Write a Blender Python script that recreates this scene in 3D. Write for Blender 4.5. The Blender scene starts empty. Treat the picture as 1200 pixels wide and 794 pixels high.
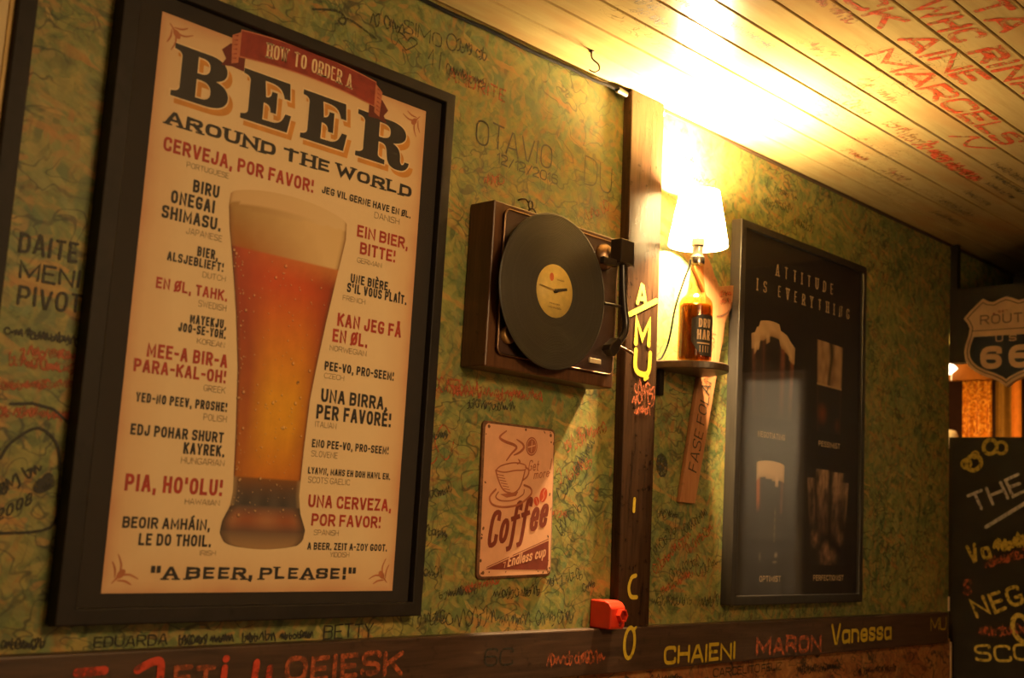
import bpy, math, random
from mathutils import Vector, Matrix
random.seed(7)
PI = math.pi
S = bpy.context.scene
COL = S.collection

# ------------------------------------------------------------------ camera
YAW, PITCH, ROLL, FPX = 0.7992154759, 0.1459583574, 0.0578018172, 1378.336
CAMLOC = Vector((-0.82032, -1.58683, 1.34241))
fw = Vector((math.sin(YAW) * math.cos(PITCH), math.cos(YAW) * math.cos(PITCH), math.sin(PITCH)))
rt0 = Vector((math.cos(YAW), -math.sin(YAW), 0))
up0 = rt0.cross(fw)
rt = rt0 * math.cos(ROLL) + up0 * math.sin(ROLL)
up = -rt0 * math.sin(ROLL) + up0 * math.cos(ROLL)
cam_data = bpy.data.cameras.new('camera')
cam = bpy.data.objects.new('camera', cam_data)
COL.objects.link(cam)
M3 = Matrix((rt, up, -fw)).transposed()
cam.matrix_world = Matrix.Translation(CAMLOC) @ M3.to_4x4()
cam_data.sensor_fit = 'HORIZONTAL'
cam_data.sensor_width = 36.0
cam_data.lens = FPX / 1200 * 36.0
cam_data.clip_start = 0.02
cam_data.dof.use_dof = True
cam_data.dof.focus_distance = 2.35
cam_data.dof.aperture_fstop = 4.0
S.camera = cam

# ------------------------------------------------------------------ world, lights, exposure
S.view_settings.view_transform = 'Standard'
S.view_settings.look = 'None'
S.view_settings.gamma = 1.0
S.view_settings.use_curve_mapping = False
S.view_settings.exposure = 0.0
w = bpy.data.worlds.new('world')
S.world = w
w.use_nodes = True
w.node_tree.nodes['Background'].inputs[0].default_value = (1.0, 0.6, 0.28, 1)
w.node_tree.nodes['Background'].inputs[1].default_value = 0.02
S.cycles.use_denoising = True
S.cycles.caustics_reflective = False
S.cycles.caustics_refractive = False
S.cycles.max_bounces = 8
S.cycles.sample_clamp_indirect = 4.0


def lamp(name, kind, loc, power, color, size=0.1, target=None):
    d = bpy.data.lights.new(name, kind)
    d.energy = power
    d.color = color
    if kind == 'AREA':
        d.shape = 'DISK'
        d.size = size
    else:
        d.shadow_soft_size = size
    o = bpy.data.objects.new(name, d)
    COL.objects.link(o)
    o.location = loc
    if target:
        o.rotation_euler = (Vector(target) - Vector(loc)).to_track_quat('-Z', 'Y').to_euler()
    return o


WARM = (1.0, 0.62, 0.265)
LAMP_X, LAMP_Y = 1.316, -0.075
BULB_STRENGTH = 7000.0
lamp('room_light', 'AREA', (0.35, -1.9, 2.25), 14.0, WARM, 0.6, (0.72, 0, 1.35)).data.spread = 1.9
lamp('room_light', 'AREA', (-1.0, -2.6, 2.2), 6.0, WARM, 0.8, (0.4, 0, 1.5))
lamp('room_light', 'POINT', (0.9, -2.6, 1.45), 19.0, WARM, 0.15)
lamp('back_room_light', 'POINT', (2.95, 0.20, 1.88), 14.0, (1.0, 0.52, 0.13), 0.06)
lamp('back_room_light', 'POINT', (3.2, -0.70, 1.72), 20.0, (1.0, 0.72, 0.42), 0.08)


# ------------------------------------------------------------------ node helpers
class NT:
    def __init__(self, name):
        self.m = bpy.data.materials.new(name)
        self.m.use_nodes = True
        self.t = self.m.node_tree
        for n in list(self.t.nodes):
            self.t.nodes.remove(n)
        self.out = self.t.nodes.new('ShaderNodeOutputMaterial')

    def n(self, typ, props=None, **inp):
        nd = self.t.nodes.new('ShaderNode' + typ)
        for k, v in (props or {}).items():
            setattr(nd, k, v)
        for k, v in inp.items():
            key = int(k[1:]) if k[0] == 'i' and k[1:].isdigit() else k.replace('_', ' ')
            s = nd.inputs[key]
            if hasattr(v, 'is_output') or isinstance(v, bpy.types.NodeSocket):
                self.t.links.new(v, s)
            else:
                s.default_value = v
        return nd

    def math(self, op, a, b=0.0, clamp=False):
        return self.n('Math', {'operation': op, 'use_clamp': clamp}, i0=a, i1=b).outputs[0]

    def mix(self, f, a, b, blend='MIX'):
        nd = self.n('Mix', {'data_type': 'RGBA', 'blend_type': blend})
        for i, v in ((0, f), (6, a), (7, b)):
            s = nd.inputs[i]
            if isinstance(v, bpy.types.NodeSocket):
                self.t.links.new(v, s)
            else:
                s.default_value = v if i == 0 else (tuple(v) + (1,))[:4]
        return nd.outputs[2]

    def ramp(self, f, stops):
        nd = self.n('ValToRGB', None, Fac=f)
        el = nd.color_ramp.elements
        el[0].position, el[0].color = stops[0][0], tuple(stops[0][1]) + (1,)
        el[1].position, el[1].color = stops[-1][0], tuple(stops[-1][1]) + (1,)
        for p, c in stops[1:-1]:
            e = el.new(p)
            e.color = tuple(c) + (1,)
        return nd.outputs[0]

    def step(self, f, lo, hi):
        nd = self.n('MapRange', {'clamp': True}, i0=f, i1=lo, i2=hi, i3=0.0, i4=1.0)
        return nd.outputs[0]

    def pos(self):
        return self.n('TexCoord').outputs['Object']

    def mapping(self, v, loc=(0, 0, 0), rot=(0, 0, 0), scale=(1, 1, 1)):
        return self.n('Mapping', None, Vector=v, Location=loc, Rotation=rot, Scale=scale).outputs[0]

    def noise(self, v, scale, detail=3.0, rough=0.5, dist=0.0):
        return self.n('TexNoise', None, Vector=v, Scale=scale, Detail=detail, Roughness=rough, Distortion=dist).outputs[0]

    def bsdf(self, col, rough=0.5, metal=0.0, bump=None, bstr=0.3, bdist=0.002, **kw):
        b = self.n('BsdfPrincipled')
        for k, v in (('Base Color', col), ('Roughness', rough), ('Metallic', metal)):
            s = b.inputs[k]
            if isinstance(v, bpy.types.NodeSocket):
                self.t.links.new(v, s)
            else:
                s.default_value = (tuple(v) + (1,))[:4] if k == 'Base Color' else v
        for k, v in kw.items():
            s = b.inputs[k.replace('_', ' ')]
            if isinstance(v, bpy.types.NodeSocket):
                self.t.links.new(v, s)
            else:
                s.default_value = v
        if bump is not None:
            bn = self.n('Bump', None, Height=bump, Strength=bstr, Distance=bdist)
            self.t.links.new(bn.outputs[0], b.inputs['Normal'])
        return b.outputs[0]

    def done(self, sh):
        self.t.links.new(sh, self.out.inputs['Surface'])
        return self.m


def plain(name, col, rough=0.5, var=0.15, scale=40.0, metal=0.0, stretch=(1, 1, 1), bump=0.0, **kw):
    """paint / wood / metal: one colour broken up by a little noise"""
    t = NT(name)
    v = t.mapping(t.pos(), scale=stretch)
    nz = t.noise(v, scale, 4.0, 0.6)
    dark = tuple(c * (1 - var) for c in col)
    lite = tuple(min(1, c * (1 + var)) for c in col)
    c = t.ramp(nz, [(0.3, dark), (0.7, lite)])
    return t.done(t.bsdf(c, rough, metal, nz if bump else None, bump, 0.002, **kw))


def worn(name, col, amount=0.5, scale=60.0, stretch=(1, 1, 1), rough=0.6):
    """brushed paint or marker that lets what is under it show in streaks"""
    t = NT(name)
    v = t.mapping(t.pos(), scale=stretch)
    nz = t.noise(v, scale, 4.0, 0.65)
    a = t.step(nz, amount - 0.14, amount + 0.14)
    b = t.bsdf(col, rough)
    tr = t.n('BsdfTransparent').outputs[0]
    return t.done(t.n('MixShader', None, i0=a, i1=tr, i2=b).outputs[0])


def pane(name, tint=(1, 1, 1), ior=1.45, rough=0.02):
    t = NT(name)
    front = t.math('SUBTRACT', 1.0, t.n('NewGeometry').outputs['Backfacing'])
    fr = t.math('MULTIPLY', t.n('Fresnel', None, IOR=ior).outputs[0], front)
    tr = t.n('BsdfTransparent', None, Color=tint + (1,)).outputs[0]
    gl = t.n('BsdfGlossy', None, Color=(1, 1, 1, 1), Roughness=rough).outputs[0]
    return t.done(t.n('MixShader', None, i0=fr, i1=tr, i2=gl).outputs[0])


def printed(name, rough=0.5):
    t = NT(name)
    c = t.n('Attribute', {'attribute_name': 'Ink'}).outputs['Color']
    return t.done(t.bsdf(c, rough))


# ------------------------------------------------------------------ mesh helpers
class MB:
    def __init__(self):
        self.v, self.f, self.mi, self.c, self.smooth = [], [], [], None, []

    def add(self, verts, faces, mi=0, sm=False):
        o = len(self.v)
        self.v += [tuple(p) for p in verts]
        for f in faces:
            self.f.append(tuple(i + o for i in f))
            self.mi.append(mi)
            self.smooth.append(sm)

    def box(self, x0, x1, y0, y1, z0, z1, mi=0):
        vs = [(x, y, z) for z in (z0, z1) for y in (y0, y1) for x in (x0, x1)]
        self.add(vs, [(0, 2, 3, 1), (4, 5, 7, 6), (0, 1, 5, 4), (2, 6, 7, 3), (0, 4, 6, 2), (1, 3, 7, 5)], mi)

    def prism(self, pts, y0, y1, mi=0, ax='y'):
        """outline in (x,z) pushed through y0..y1 (or outline in (y,z) through x when ax='x', (x,y) through z when 'z')"""
        n = len(pts)
        mk = {'y': lambda a, b, d: (a, d, b), 'x': lambda a, b, d: (d, a, b), 'z': lambda a, b, d: (a, b, d)}[ax]
        vs = [mk(a, b, y0) for a, b in pts] + [mk(a, b, y1) for a, b in pts]
        fs = [tuple(range(n)), tuple(range(2 * n - 1, n - 1, -1))]
        fs += [(i, i + n, (i + 1) % n + n, (i + 1) % n) for i in range(n)]
        self.add(vs, fs, mi)

    def lathe(self, prof, cx, cy, n=32, mi=0, sm=True, cap=True, axis='z', a0=0.0, a1=2 * PI):
        """profile of (radius, height) round an axis; axis 'y': heights run along -y from the wall"""
        full = abs(a1 - a0 - 2 * PI) < 1e-6
        m = n if full else n + 1
        vs = []
        for r, h in prof:
            for i in range(m):
                a = a0 + (a1 - a0) * i / n
                ca, sa = r * math.cos(a), r * math.sin(a)
                vs.append((cx + ca, cy + sa, h) if axis == 'z' else (cx + ca, h, cy + sa))
        fs = []
        for j in range(len(prof) - 1):
            for i in range(n):
                k = (i + 1) % m
                fs.append((j * m + i, j * m + k, (j + 1) * m + k, (j + 1) * m + i))
        self.add(vs, fs, mi, sm)
        if cap and full:
            if prof[0][0] > 1e-5:
                self.add(vs[:m], [tuple(range(m - 1, -1, -1))], mi)
            if prof[-1][0] > 1e-5:
                self.add(vs[-m:], [tuple(range(m))], mi)

    def tube(self, pts, r, n=10, mi=0, closed=False):
        pts = [Vector(p) for p in pts]
        N = len(pts)
        rr = r if isinstance(r, (list, tuple)) else [r] * N
        vs = []
        ref = Vector((0.13, 0.31, 0.94))
        for i, p in enumerate(pts):
            a = pts[(i - 1) % N] if (closed or i > 0) else p
            b = pts[(i + 1) % N] if (closed or i < N - 1) else p
            t = (b - a).normalized()
            s = t.cross(ref)
            if s.length < 1e-3:
                s = t.cross(Vector((1, 0, 0)))
            s.normalize()
            u = s.cross(t)
            for k in range(n):
                an = 2 * PI * k / n
                vs.append(p + (s * math.cos(an) + u * math.sin(an)) * rr[i])
        fs = []
        for i in range(N if closed else N - 1):
            j = (i + 1) % N
            for k in range(n):
                l = (k + 1) % n
                fs.append((i * n + k, i * n + l, j * n + l, j * n + k))
        self.add(vs, fs, mi, True)
        if not closed:
            self.add(vs[:n], [tuple(range(n - 1, -1, -1))], mi)
            self.add(vs[-n:], [tuple(range(n))], mi)

    def build(self, name, mats, parent=None, bevel=0.0, seg=2, recalc=True):
        base = parent_loc(parent)
        me = bpy.data.meshes.new(name)
        me.from_pydata([(x - base[0], y - base[1], z - base[2]) for x, y, z in self.v], [], self.f)
        for m in (mats if isinstance(mats, (list, tuple)) else [mats]):
            me.materials.append(m)
        me.polygons.foreach_set('material_index', self.mi)
        me.polygons.foreach_set('use_smooth', self.smooth)
        if self.c:
            at = me.color_attributes.new('Ink', 'FLOAT_COLOR', 'POINT')
            for i, c in enumerate(self.c):
                at.data[i].color = (c[0], c[1], c[2], 1)
        if recalc:
            import bmesh
            bm = bmesh.new()
            bm.from_mesh(me)
            bmesh.ops.recalc_face_normals(bm, faces=bm.faces)
            bm.to_mesh(me)
            bm.free()
        me.update()
        o = bpy.data.objects.new(name, me)
        COL.objects.link(o)
        if parent:
            o.parent = parent
        if bevel:
            b = o.modifiers.new('bevel', 'BEVEL')
            b.width = bevel
            b.segments = seg
            b.limit_method = 'ANGLE'
            b.angle_limit = 0.6
        return o


def parent_loc(p):
    b = Vector((0, 0, 0))
    while p is not None:
        b += p.location
        p = p.parent
    return b


def tag(o, label, cat, group=None):
    o['label'] = label
    o['category'] = cat
    if group:
        o['group'] = group
    return o


def thing(name, label, cat, loc):
    o = bpy.data.objects.new(name, None)
    o.empty_display_size = 0.05
    COL.objects.link(o)
    o.location = loc
    return tag(o, label, cat)


def struct(o):
    o['kind'] = 'structure'
    return o


# ------------------------------------------------------------------ lettering: glyphs are centre lines, drawn as ribbons
RAW = """
A .62 0,0 .42,1 .58,1 1,0|.18,.3 .82,.3
B .6 0,0 0,1 1,1r 1,.53r 0,.53|0,0 1,0r 1,.53r .6,.53
C .58 1,.78 1,1r 0,1r 0,0r 1,0r 1,.22
D .6 0,0 0,1 1,1r 1,0r 0,0
E .5 1,1 0,1 0,0 1,0|0,.52 .85,.52
F .5 0,0 0,1 1,1|0,.5 .85,.5
G .6 1,.82 1,1r 0,1r 0,0r 1,0r 1,.42 .6,.42
H .6 0,0 0,1|1,0 1,1|0,.52 1,.52
I .04 .5,0 .5,1
J .5 1,1 1,0r 0,0r 0,.3
K .6 0,0 0,1|1,1 .06,.45|.35,.62 1,0
L .48 0,1 0,0 1,0
M .8 0,0 0,1 .5,.2 1,1 1,0
N .62 0,0 0,1 1,0 1,1
O .6 0,0r 0,1r 1,1r 1,0r c
P .58 0,0 0,1 1,1r 1,.45r 0,.45
Q .6 0,0r 0,1r 1,1r 1,0r c|.6,.3 1.1,-.1
R .6 0,0 0,1 1,1r 1,.47r 0,.47|.5,.47 1,0
S .58 1,.86 1,1r 0,1r 0,.52r 1,.5r 1,0r 0,0r 0,.14
T .54 0,1 1,1|.5,1 .5,0
U .6 0,1 0,0r 1,0r 1,1
V .6 0,1 .42,0 .58,0 1,1
W .9 0,1 .22,0 .5,.8 .78,0 1,1
X .6 0,0 1,1|0,1 1,0
Y .58 0,1 .5,.42 1,1|.5,.42 .5,0
Z .52 0,1 1,1 0,0 1,0
Á .62 0,0 .42,1 .58,1 1,0|.18,.3 .82,.3|.4,1.25 .7,1.4
Å .62 0,0 .42,1 .58,1 1,0|.18,.3 .82,.3|.38,1.2 .38,1.36 .62,1.36 .62,1.2 c
È .5 1,1 0,1 0,0 1,0|0,.52 .85,.52|.65,1.25 .3,1.4
É .5 1,1 0,1 0,0 1,0|0,.52 .85,.52|.35,1.25 .7,1.4
Î .04 .5,0 .5,1|-3,1.22 .5,1.38 4,1.22
Ø .6 0,0r 0,1r 1,1r 1,0r c|-.1,-.06 1.1,1.06
0 .55 0,0r 0,1r 1,1r 1,0r c
1 .2 0,.75 1,1 1,0
2 .52 0,.82 0,1r 1,1r 1,.55r 0,.22r 0,0 1,0
5 .52 1,1 0,1 0,.55 1,.58r 1,0r 0,0r 0,.2
6 .55 1,.86 1,1r 0,1r 0,0r 1,0r 1,.55r 0,.55
7 .5 0,1 1,1 .3,0
8 .55 0,0r 0,.52r 1,.52r 1,0r c|.1,.52r .1,1r .9,1r .9,.52r c
, .04 .5,.04 .5,-.08 .0,-.2
. .04 .5,-.05 .5,.05
! .04 .5,0 .5,.03|.5,.64 .5,1
' .04 .5,1 .5,.74
" .3 0,1 0,.74|1,1 1,.74
- .28 0,.48 1,.48
/ .4 0,0 1,1
a .5 1,.6 1,0|1,.6 .5,.62r 0,.6r 0,0r .5,0r 1,.1
c .45 1,.45 1,.62r 0,.62r 0,0r 1,0r 1,.15
d .5 1,0 1,1|1,.6 0,.62r 0,0r 1,.02
e .45 0,.32 1,.32 1,.62r 0,.62r 0,0r 1,0r 1,.14
f .5 1.1,.86 1.1,1.04r .35,1.04r .35,-.32r -.15,-.32|-.1,.6 .9,.6
l .04 .5,1 .5,0
m .8 0,0 0,.62|0,.5 0,.62r .5,.62r .5,0|.5,.5 .5,.62r 1,.62r 1,0
n .5 0,0 0,.62 1,.62r 1,0
o .5 0,0r 0,.62r 1,.62r 1,0r c
p .5 0,-.35 0,.62 1,.62r 1,0r 0,0
r .35 0,0 0,.62|0,.4 .2,.62r 1,.58
s .42 1,.5 1,.62r 0,.62r 0,.34r 1,.3r 1,0r 0,0r 0,.12
t .35 .35,.95 .35,0r 1,0|-.1,.62 1,.62
u .5 0,.62 0,0r 1,0r 1,.62
v .5 0,.62 .5,0 1,.62
i .04 .5,0 .5,.62|.5,.85 .5,.92
"""
GL = {}
for ln in RAW.strip().split('\n'):
    ch, aw, body = ln.split(' ', 2)
    strokes = []
    for s in body.split('|'):
        toks = s.split()
        closed = toks[-1] == 'c'
        if closed:
            toks = toks[:-1]
        strokes.append(([(float(a.split(',')[0]), float(a.rstrip('r').split(',')[1]), a.endswith('r')) for a in toks], closed))
    GL[ch] = (float(aw), strokes)


def round_path(pts, closed, rad):
    """pts: (x, y, rounded) in final units"""
    n = len(pts)
    out = []
    for i, (x, y, r) in enumerate(pts):
        if not r or (not closed and i in (0, n - 1)):
            out.append((x, y))
            continue
        p = Vector((x, y))
        a = Vector(pts[i - 1][:2])
        b = Vector(pts[(i + 1) % n][:2])
        da, db = (a - p), (b - p)
        ra, rb = min(rad, da.length * 0.5), min(rad, db.length * 0.5)
        A, B = p + da.normalized() * ra, p + db.normalized() * rb
        for k in range(5):
            t = k / 4
            q = A * (1 - t) ** 2 + p * 2 * t * (1 - t) + B * t * t
            out.append((q.x, q.y))
    return out


def ribbon(mb, pts, w, fn, closed=False, cap='square', mi=0, taper=False):
    """pts 2-D, w full width (number or function of direction), fn maps (a,b) to 3-D"""
    P = [Vector(p) for p in pts]
    Q = [P[0]]
    for p in P[1:]:
        if (p - Q[-1]).length > 1e-6:
            Q.append(p)
    if closed and (Q[0] - Q[-1]).length < 1e-6:
        Q.pop()
    P = Q
    n = len(P)
    if n < 2:
        return
    wf = w if callable(w) else (lambda d: w)
    if cap == 'square' and not closed:
        d0, d1 = (P[0] - P[1]).normalized(), (P[-1] - P[-2]).normalized()
        P[0] = P[0] + d0 * wf(d0) * 0.5
        P[-1] = P[-1] + d1 * wf(d1) * 0.5
    L, R = [], []
    for i in range(n):
        if closed:
            d0 = (P[i] - P[i - 1]).normalized()
            d1 = (P[(i + 1) % n] - P[i]).normalized()
        else:
            d0 = (P[i] - P[i - 1]).normalized() if i > 0 else (P[1] - P[0]).normalized()
            d1 = (P[i + 1] - P[i]).normalized() if i < n - 1 else d0
        n0, n1 = Vector((-d0.y, d0.x)), Vector((-d1.y, d1.x))
        m = n0 + n1
        if m.length < 0.3:
            m = n0.copy()
        m.normalize()
        ww = (wf(d0) + wf(d1)) * 0.25
        if taper and not closed:
            ww *= 0.45 + 0.55 * math.sin(PI * min(1.0, max(0.0, i / (n - 1))))
        k = ww / max(0.62, m.dot(n0))
        L.append(P[i] + m * k)
        R.append(P[i] - m * k)
    o = Vector(fn(P[0].x, P[0].y))
    nrm = (Vector(fn(P[0].x + 0.001, P[0].y)) - o).cross(Vector(fn(P[0].x, P[0].y + 0.001)) - o)
    nrm.normalize()
    mb.layer = (getattr(mb, 'layer', 0) + 1) % 9
    fn0 = fn
    fn = lambda a, b, k=0: tuple(Vector(fn0(a, b)) + nrm * (mb.layer * 2.2e-5 + k * 1.5e-6))
    vs = [fn(p.x, p.y, i) for i, p in enumerate(L)] + [fn(p.x, p.y, i) for i, p in enumerate(R)]
    fs = [(i, (i + 1) % n, (i + 1) % n + n, i + n) for i in range(n if closed else n - 1)]
    mb.add(vs, fs, mi)
    if cap == 'round' and not closed:
        for c, d in ((P[0], P[0] - P[1]), (P[-1], P[-1] - P[-2])):
            d = d.normalized()
            a0 = math.atan2(d.y, d.x) - PI / 2
            r = wf(d) * 0.5 * (0.45 if taper else 1)
            mb.add([fn(c.x + r * math.cos(a0 + PI * k / 6), c.y + r * math.sin(a0 + PI * k / 6), n * 0.5) for k in range(7)], [tuple(range(7))], mi)


def text(mb, s, x0, x1, z, h, fn, t=0.19, style='bold', mi=0, gap=0.13, jit=0.0, space=0.42, slant=0.0, rise=0.0, kfix=None):
    """one line of writing fitted between x0 and x1, cap height h, base line z"""
    lower = 0.0
    if kfix:
        n_ = sum(1 for c in s if c != ' ')
        free = (x1 - x0) - n_ * t * h - kfix * h * sum(GL[c][0] * (1.35 if style == 'slab' and c == 'T' else 1) for c in s if c != ' ')
        ns = s.count(' ')
        # spaces are worth (space - gap) * 0.6 more than one gap
        gap = (free / h - ns * space * 0.6) / ((len(s) - 1) - 0.6 * ns)
    for _ in range(6):
        tw = t * h
        awsum = sum(GL[c][0] * (1.35 if style == 'slab' and c == 'T' else 1) for c in s if c != ' ')
        nch = sum(1 for c in s if c != ' ')
        fixed = nch * tw + (len(s) - 1) * gap * h + s.count(' ') * (space - gap) * h * 0.6
        k = ((x1 - x0) - fixed) / (awsum * h)
        if k > 0.42 or kfix:
            break
        t *= 0.88
        gap *= 0.88
        space *= 0.9
    tw = t * h
    cx = x0
    thick = tw
    for c in s:
        if c == ' ':
            cx += (gap + (space - gap) * 0.6) * h - gap * h * 0 
            continue
        aw, strokes = GL[c]
        if style == 'slab' and c == 'T':
            aw *= 1.35
        W = aw * k * h
        jx, jz, js, ja = (random.uniform(-jit, jit) * h for _ in range(4))
        for pts, closed in strokes:
            pp = []
            for px, py, r in pts:
                ux = cx + tw / 2 + px * W
                uz = z + tw / 2 * 0.98 + py * (h - tw) + (jz if jit else 0)
                if jit:
                    ux += random.uniform(-jit, jit) * h * 0.5
                    uz += random.uniform(-jit, jit) * h * 0.6
                ux += slant * (uz - z)
                uz += rise * (ux - x0)
                pp.append((ux, uz, r))
            path = round_path(pp, closed, 0.34 * h if style != 'thin' else 0.42 * h)
            if style == 'slab':
                wf = lambda d: thick * (0.5 + 0.5 * abs(d.y))
                ribbon(mb, path, wf, fn, closed, 'square', mi)
                if not closed and c.isalpha() and c != 'T':
                    for e, o in ((0, 1), (-1, -2)):
                        ex, ez = path[e]
                        if abs(path[e][1] - path[o][1]) > 0.25 * h and (ez < z + 0.2 * h or ez > z + 0.8 * h):
                            zz = z + 0.05 * h if ez < z + 0.5 * h else z + h * 0.95
                            hw = thick * (0.8 if c == 'T' else 1.05)
                            ribbon(mb, [(ex - hw, zz), (ex + hw, zz)], 0.11 * h, fn, False, 'butt', mi)
            else:
                ribbon(mb, path, tw, fn, closed, 'round' if style in ('hand', 'brush', 'thin') else 'square', mi)
        cx += W + tw + gap * h
    return cx


def scribble(mb, x, z, ln, h, fn, w, ang=0.0):
    """illegible handwriting: a run of quick hooked strokes, no real letters"""
    ca, sa = math.cos(ang), math.sin(ang)
    P = lambda a, b: (x + a * ca - b * sa, z + a * sa + b * ca)
    a = 0.0
    cw = h * 0.62
    while a < ln:
        k = random.random()
        hh = h * random.uniform(0.55, 1.0)
        b0 = random.uniform(-0.06, 0.1) * h
        if k < 0.3:
            pts = [(0, 0.3), (0.3, 0.8), (0.45, 0.1), (0.7, 0.9), (1.0, 0.2), (1.3, 0.5)]
        elif k < 0.5:
            pts = [(0.8, 0.75), (0.35, 1.0), (0.05, 0.5), (0.4, 0.0), (0.85, 0.2), (0.9, 0.55)]
        elif k < 0.7:
            pts = [(0.1, 1.0), (0.2, 0.0), (0.65, 0.1), (0.8, 0.6), (0.4, 0.6)]
        elif k < 0.85:
            pts = [(0.0, 0.7), (0.5, 0.95), (0.45, 0.1), (0.1, -0.15)]
        else:
            pts = [(0.0, 0.1), (0.45, 1.0), (0.85, 0.0)]
        q = smooth([P(a + u * cw + random.uniform(-.08, .08) * cw, b0 + v * hh) for u, v in pts], 3)
        ribbon(mb, q, w, fn, False, 'round')
        a += cw * random.uniform(0.5, 0.85)
        if random.random() < 0.15:
            a += cw * 0.5


def disc2(mb, cx, cz, rx, rz, fn, rot=0.0, n=20, mi=0):
    c, s = math.cos(rot), math.sin(rot)
    vs = []
    for i in range(n):
        a = 2 * PI * i / n
        u, v = rx * math.cos(a), rz * math.sin(a)
        vs.append(fn(cx + u * c - v * s, cz + u * s + v * c))
    mb.add(vs, [tuple(range(n))], mi)


def ell(cx, cz, rx, rz, rot=0.0, n=28, a0=0.0, a1=2 * PI):
    c, s = math.cos(rot), math.sin(rot)
    out = []
    for i in range(n):
        a = a0 + (a1 - a0) * i / (n - 1 if abs(a1 - a0) < 6.2 else n)
        u, v = rx * math.cos(a), rz * math.sin(a)
        out.append((cx + u * c - v * s, cz + u * s + v * c))
    return out


def smooth(pts, n=6):
    """Catmull-Rom through 2-D or 3-D points"""
    P = [Vector(p) for p in pts]
    out = []
    for i in range(len(P) - 1):
        a, b, c, d = P[max(i - 1, 0)], P[i], P[i + 1], P[min(i + 2, len(P) - 1)]
        for k in range(n):
            t = k / n
            out.append(tuple(0.5 * ((2 * b) + (c - a) * t + (2 * a - 5 * b + 4 * c - d) * t * t + (3 * b - 3 * c + d - a) * t ** 3)))
    out.append(tuple(P[-1]))
    return out


def on_y(y):
    return lambda a, b: (a, y, b)


def on_end(x):           # end wall, seen from inside the room: left to right is -y
    return lambda a, b: (x, -a, b)


def on_ceil(z):          # ceiling, letters read along +x with their tops towards the room
    return lambda a, b: (a, -b, z)


def fill_curve(mb, loops, fn, offset=0.0, mi=0):
    """filled outline with holes (even-odd); offset swells it"""
    cu = bpy.data.curves.new('outline', 'CURVE')
    cu.dimensions = '2D'
    cu.fill_mode = 'BOTH'
    cu.offset = offset
    for lp in loops:
        sp = cu.splines.new('POLY')
        sp.points.add(len(lp) - 1)
        for p, (a, b) in zip(sp.points, lp):
            p.co = (a, b, 0, 1)
        sp.use_cyclic_u = True
    ob = bpy.data.objects.new('outline', cu)
    COL.objects.link(ob)
    dg = bpy.context.evaluated_depsgraph_get()
    me = bpy.data.meshes.new_from_object(ob.evaluated_get(dg))
    mb.add([fn(v.co.x, v.co.y) for v in me.vertices], [tuple(p.vertices) for p in me.polygons], mi)
    bpy.data.objects.remove(ob)
    bpy.data.curves.remove(cu)
    bpy.data.meshes.remove(me)


def grid(mb, rows, cols, fn3, colfn):
    """patch of (u,v) in 0..1 coloured per vertex: printed pictures"""
    if mb.c is None:
        mb.c = []
    o = len(mb.v)
    vs, fs = [], []
    for j in range(rows + 1):
        for i in range(cols + 1):
            u, v = i / cols, j / rows
            vs.append(fn3(u, v))
            mb.c.append(colfn(u, v))
    for j in range(rows):
        for i in range(cols):
            a = j * (cols + 1) + i
            fs.append((a, a + 1, a + cols + 2, a + cols + 1))
    mb.add(vs, fs)


def lerp(a, b, t):
    t = max(0.0, min(1.0, t))
    return a + (b - a) * t


def cmix(a, b, t):
    return tuple(lerp(x, y, t) for x, y in zip(a, b))


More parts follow.
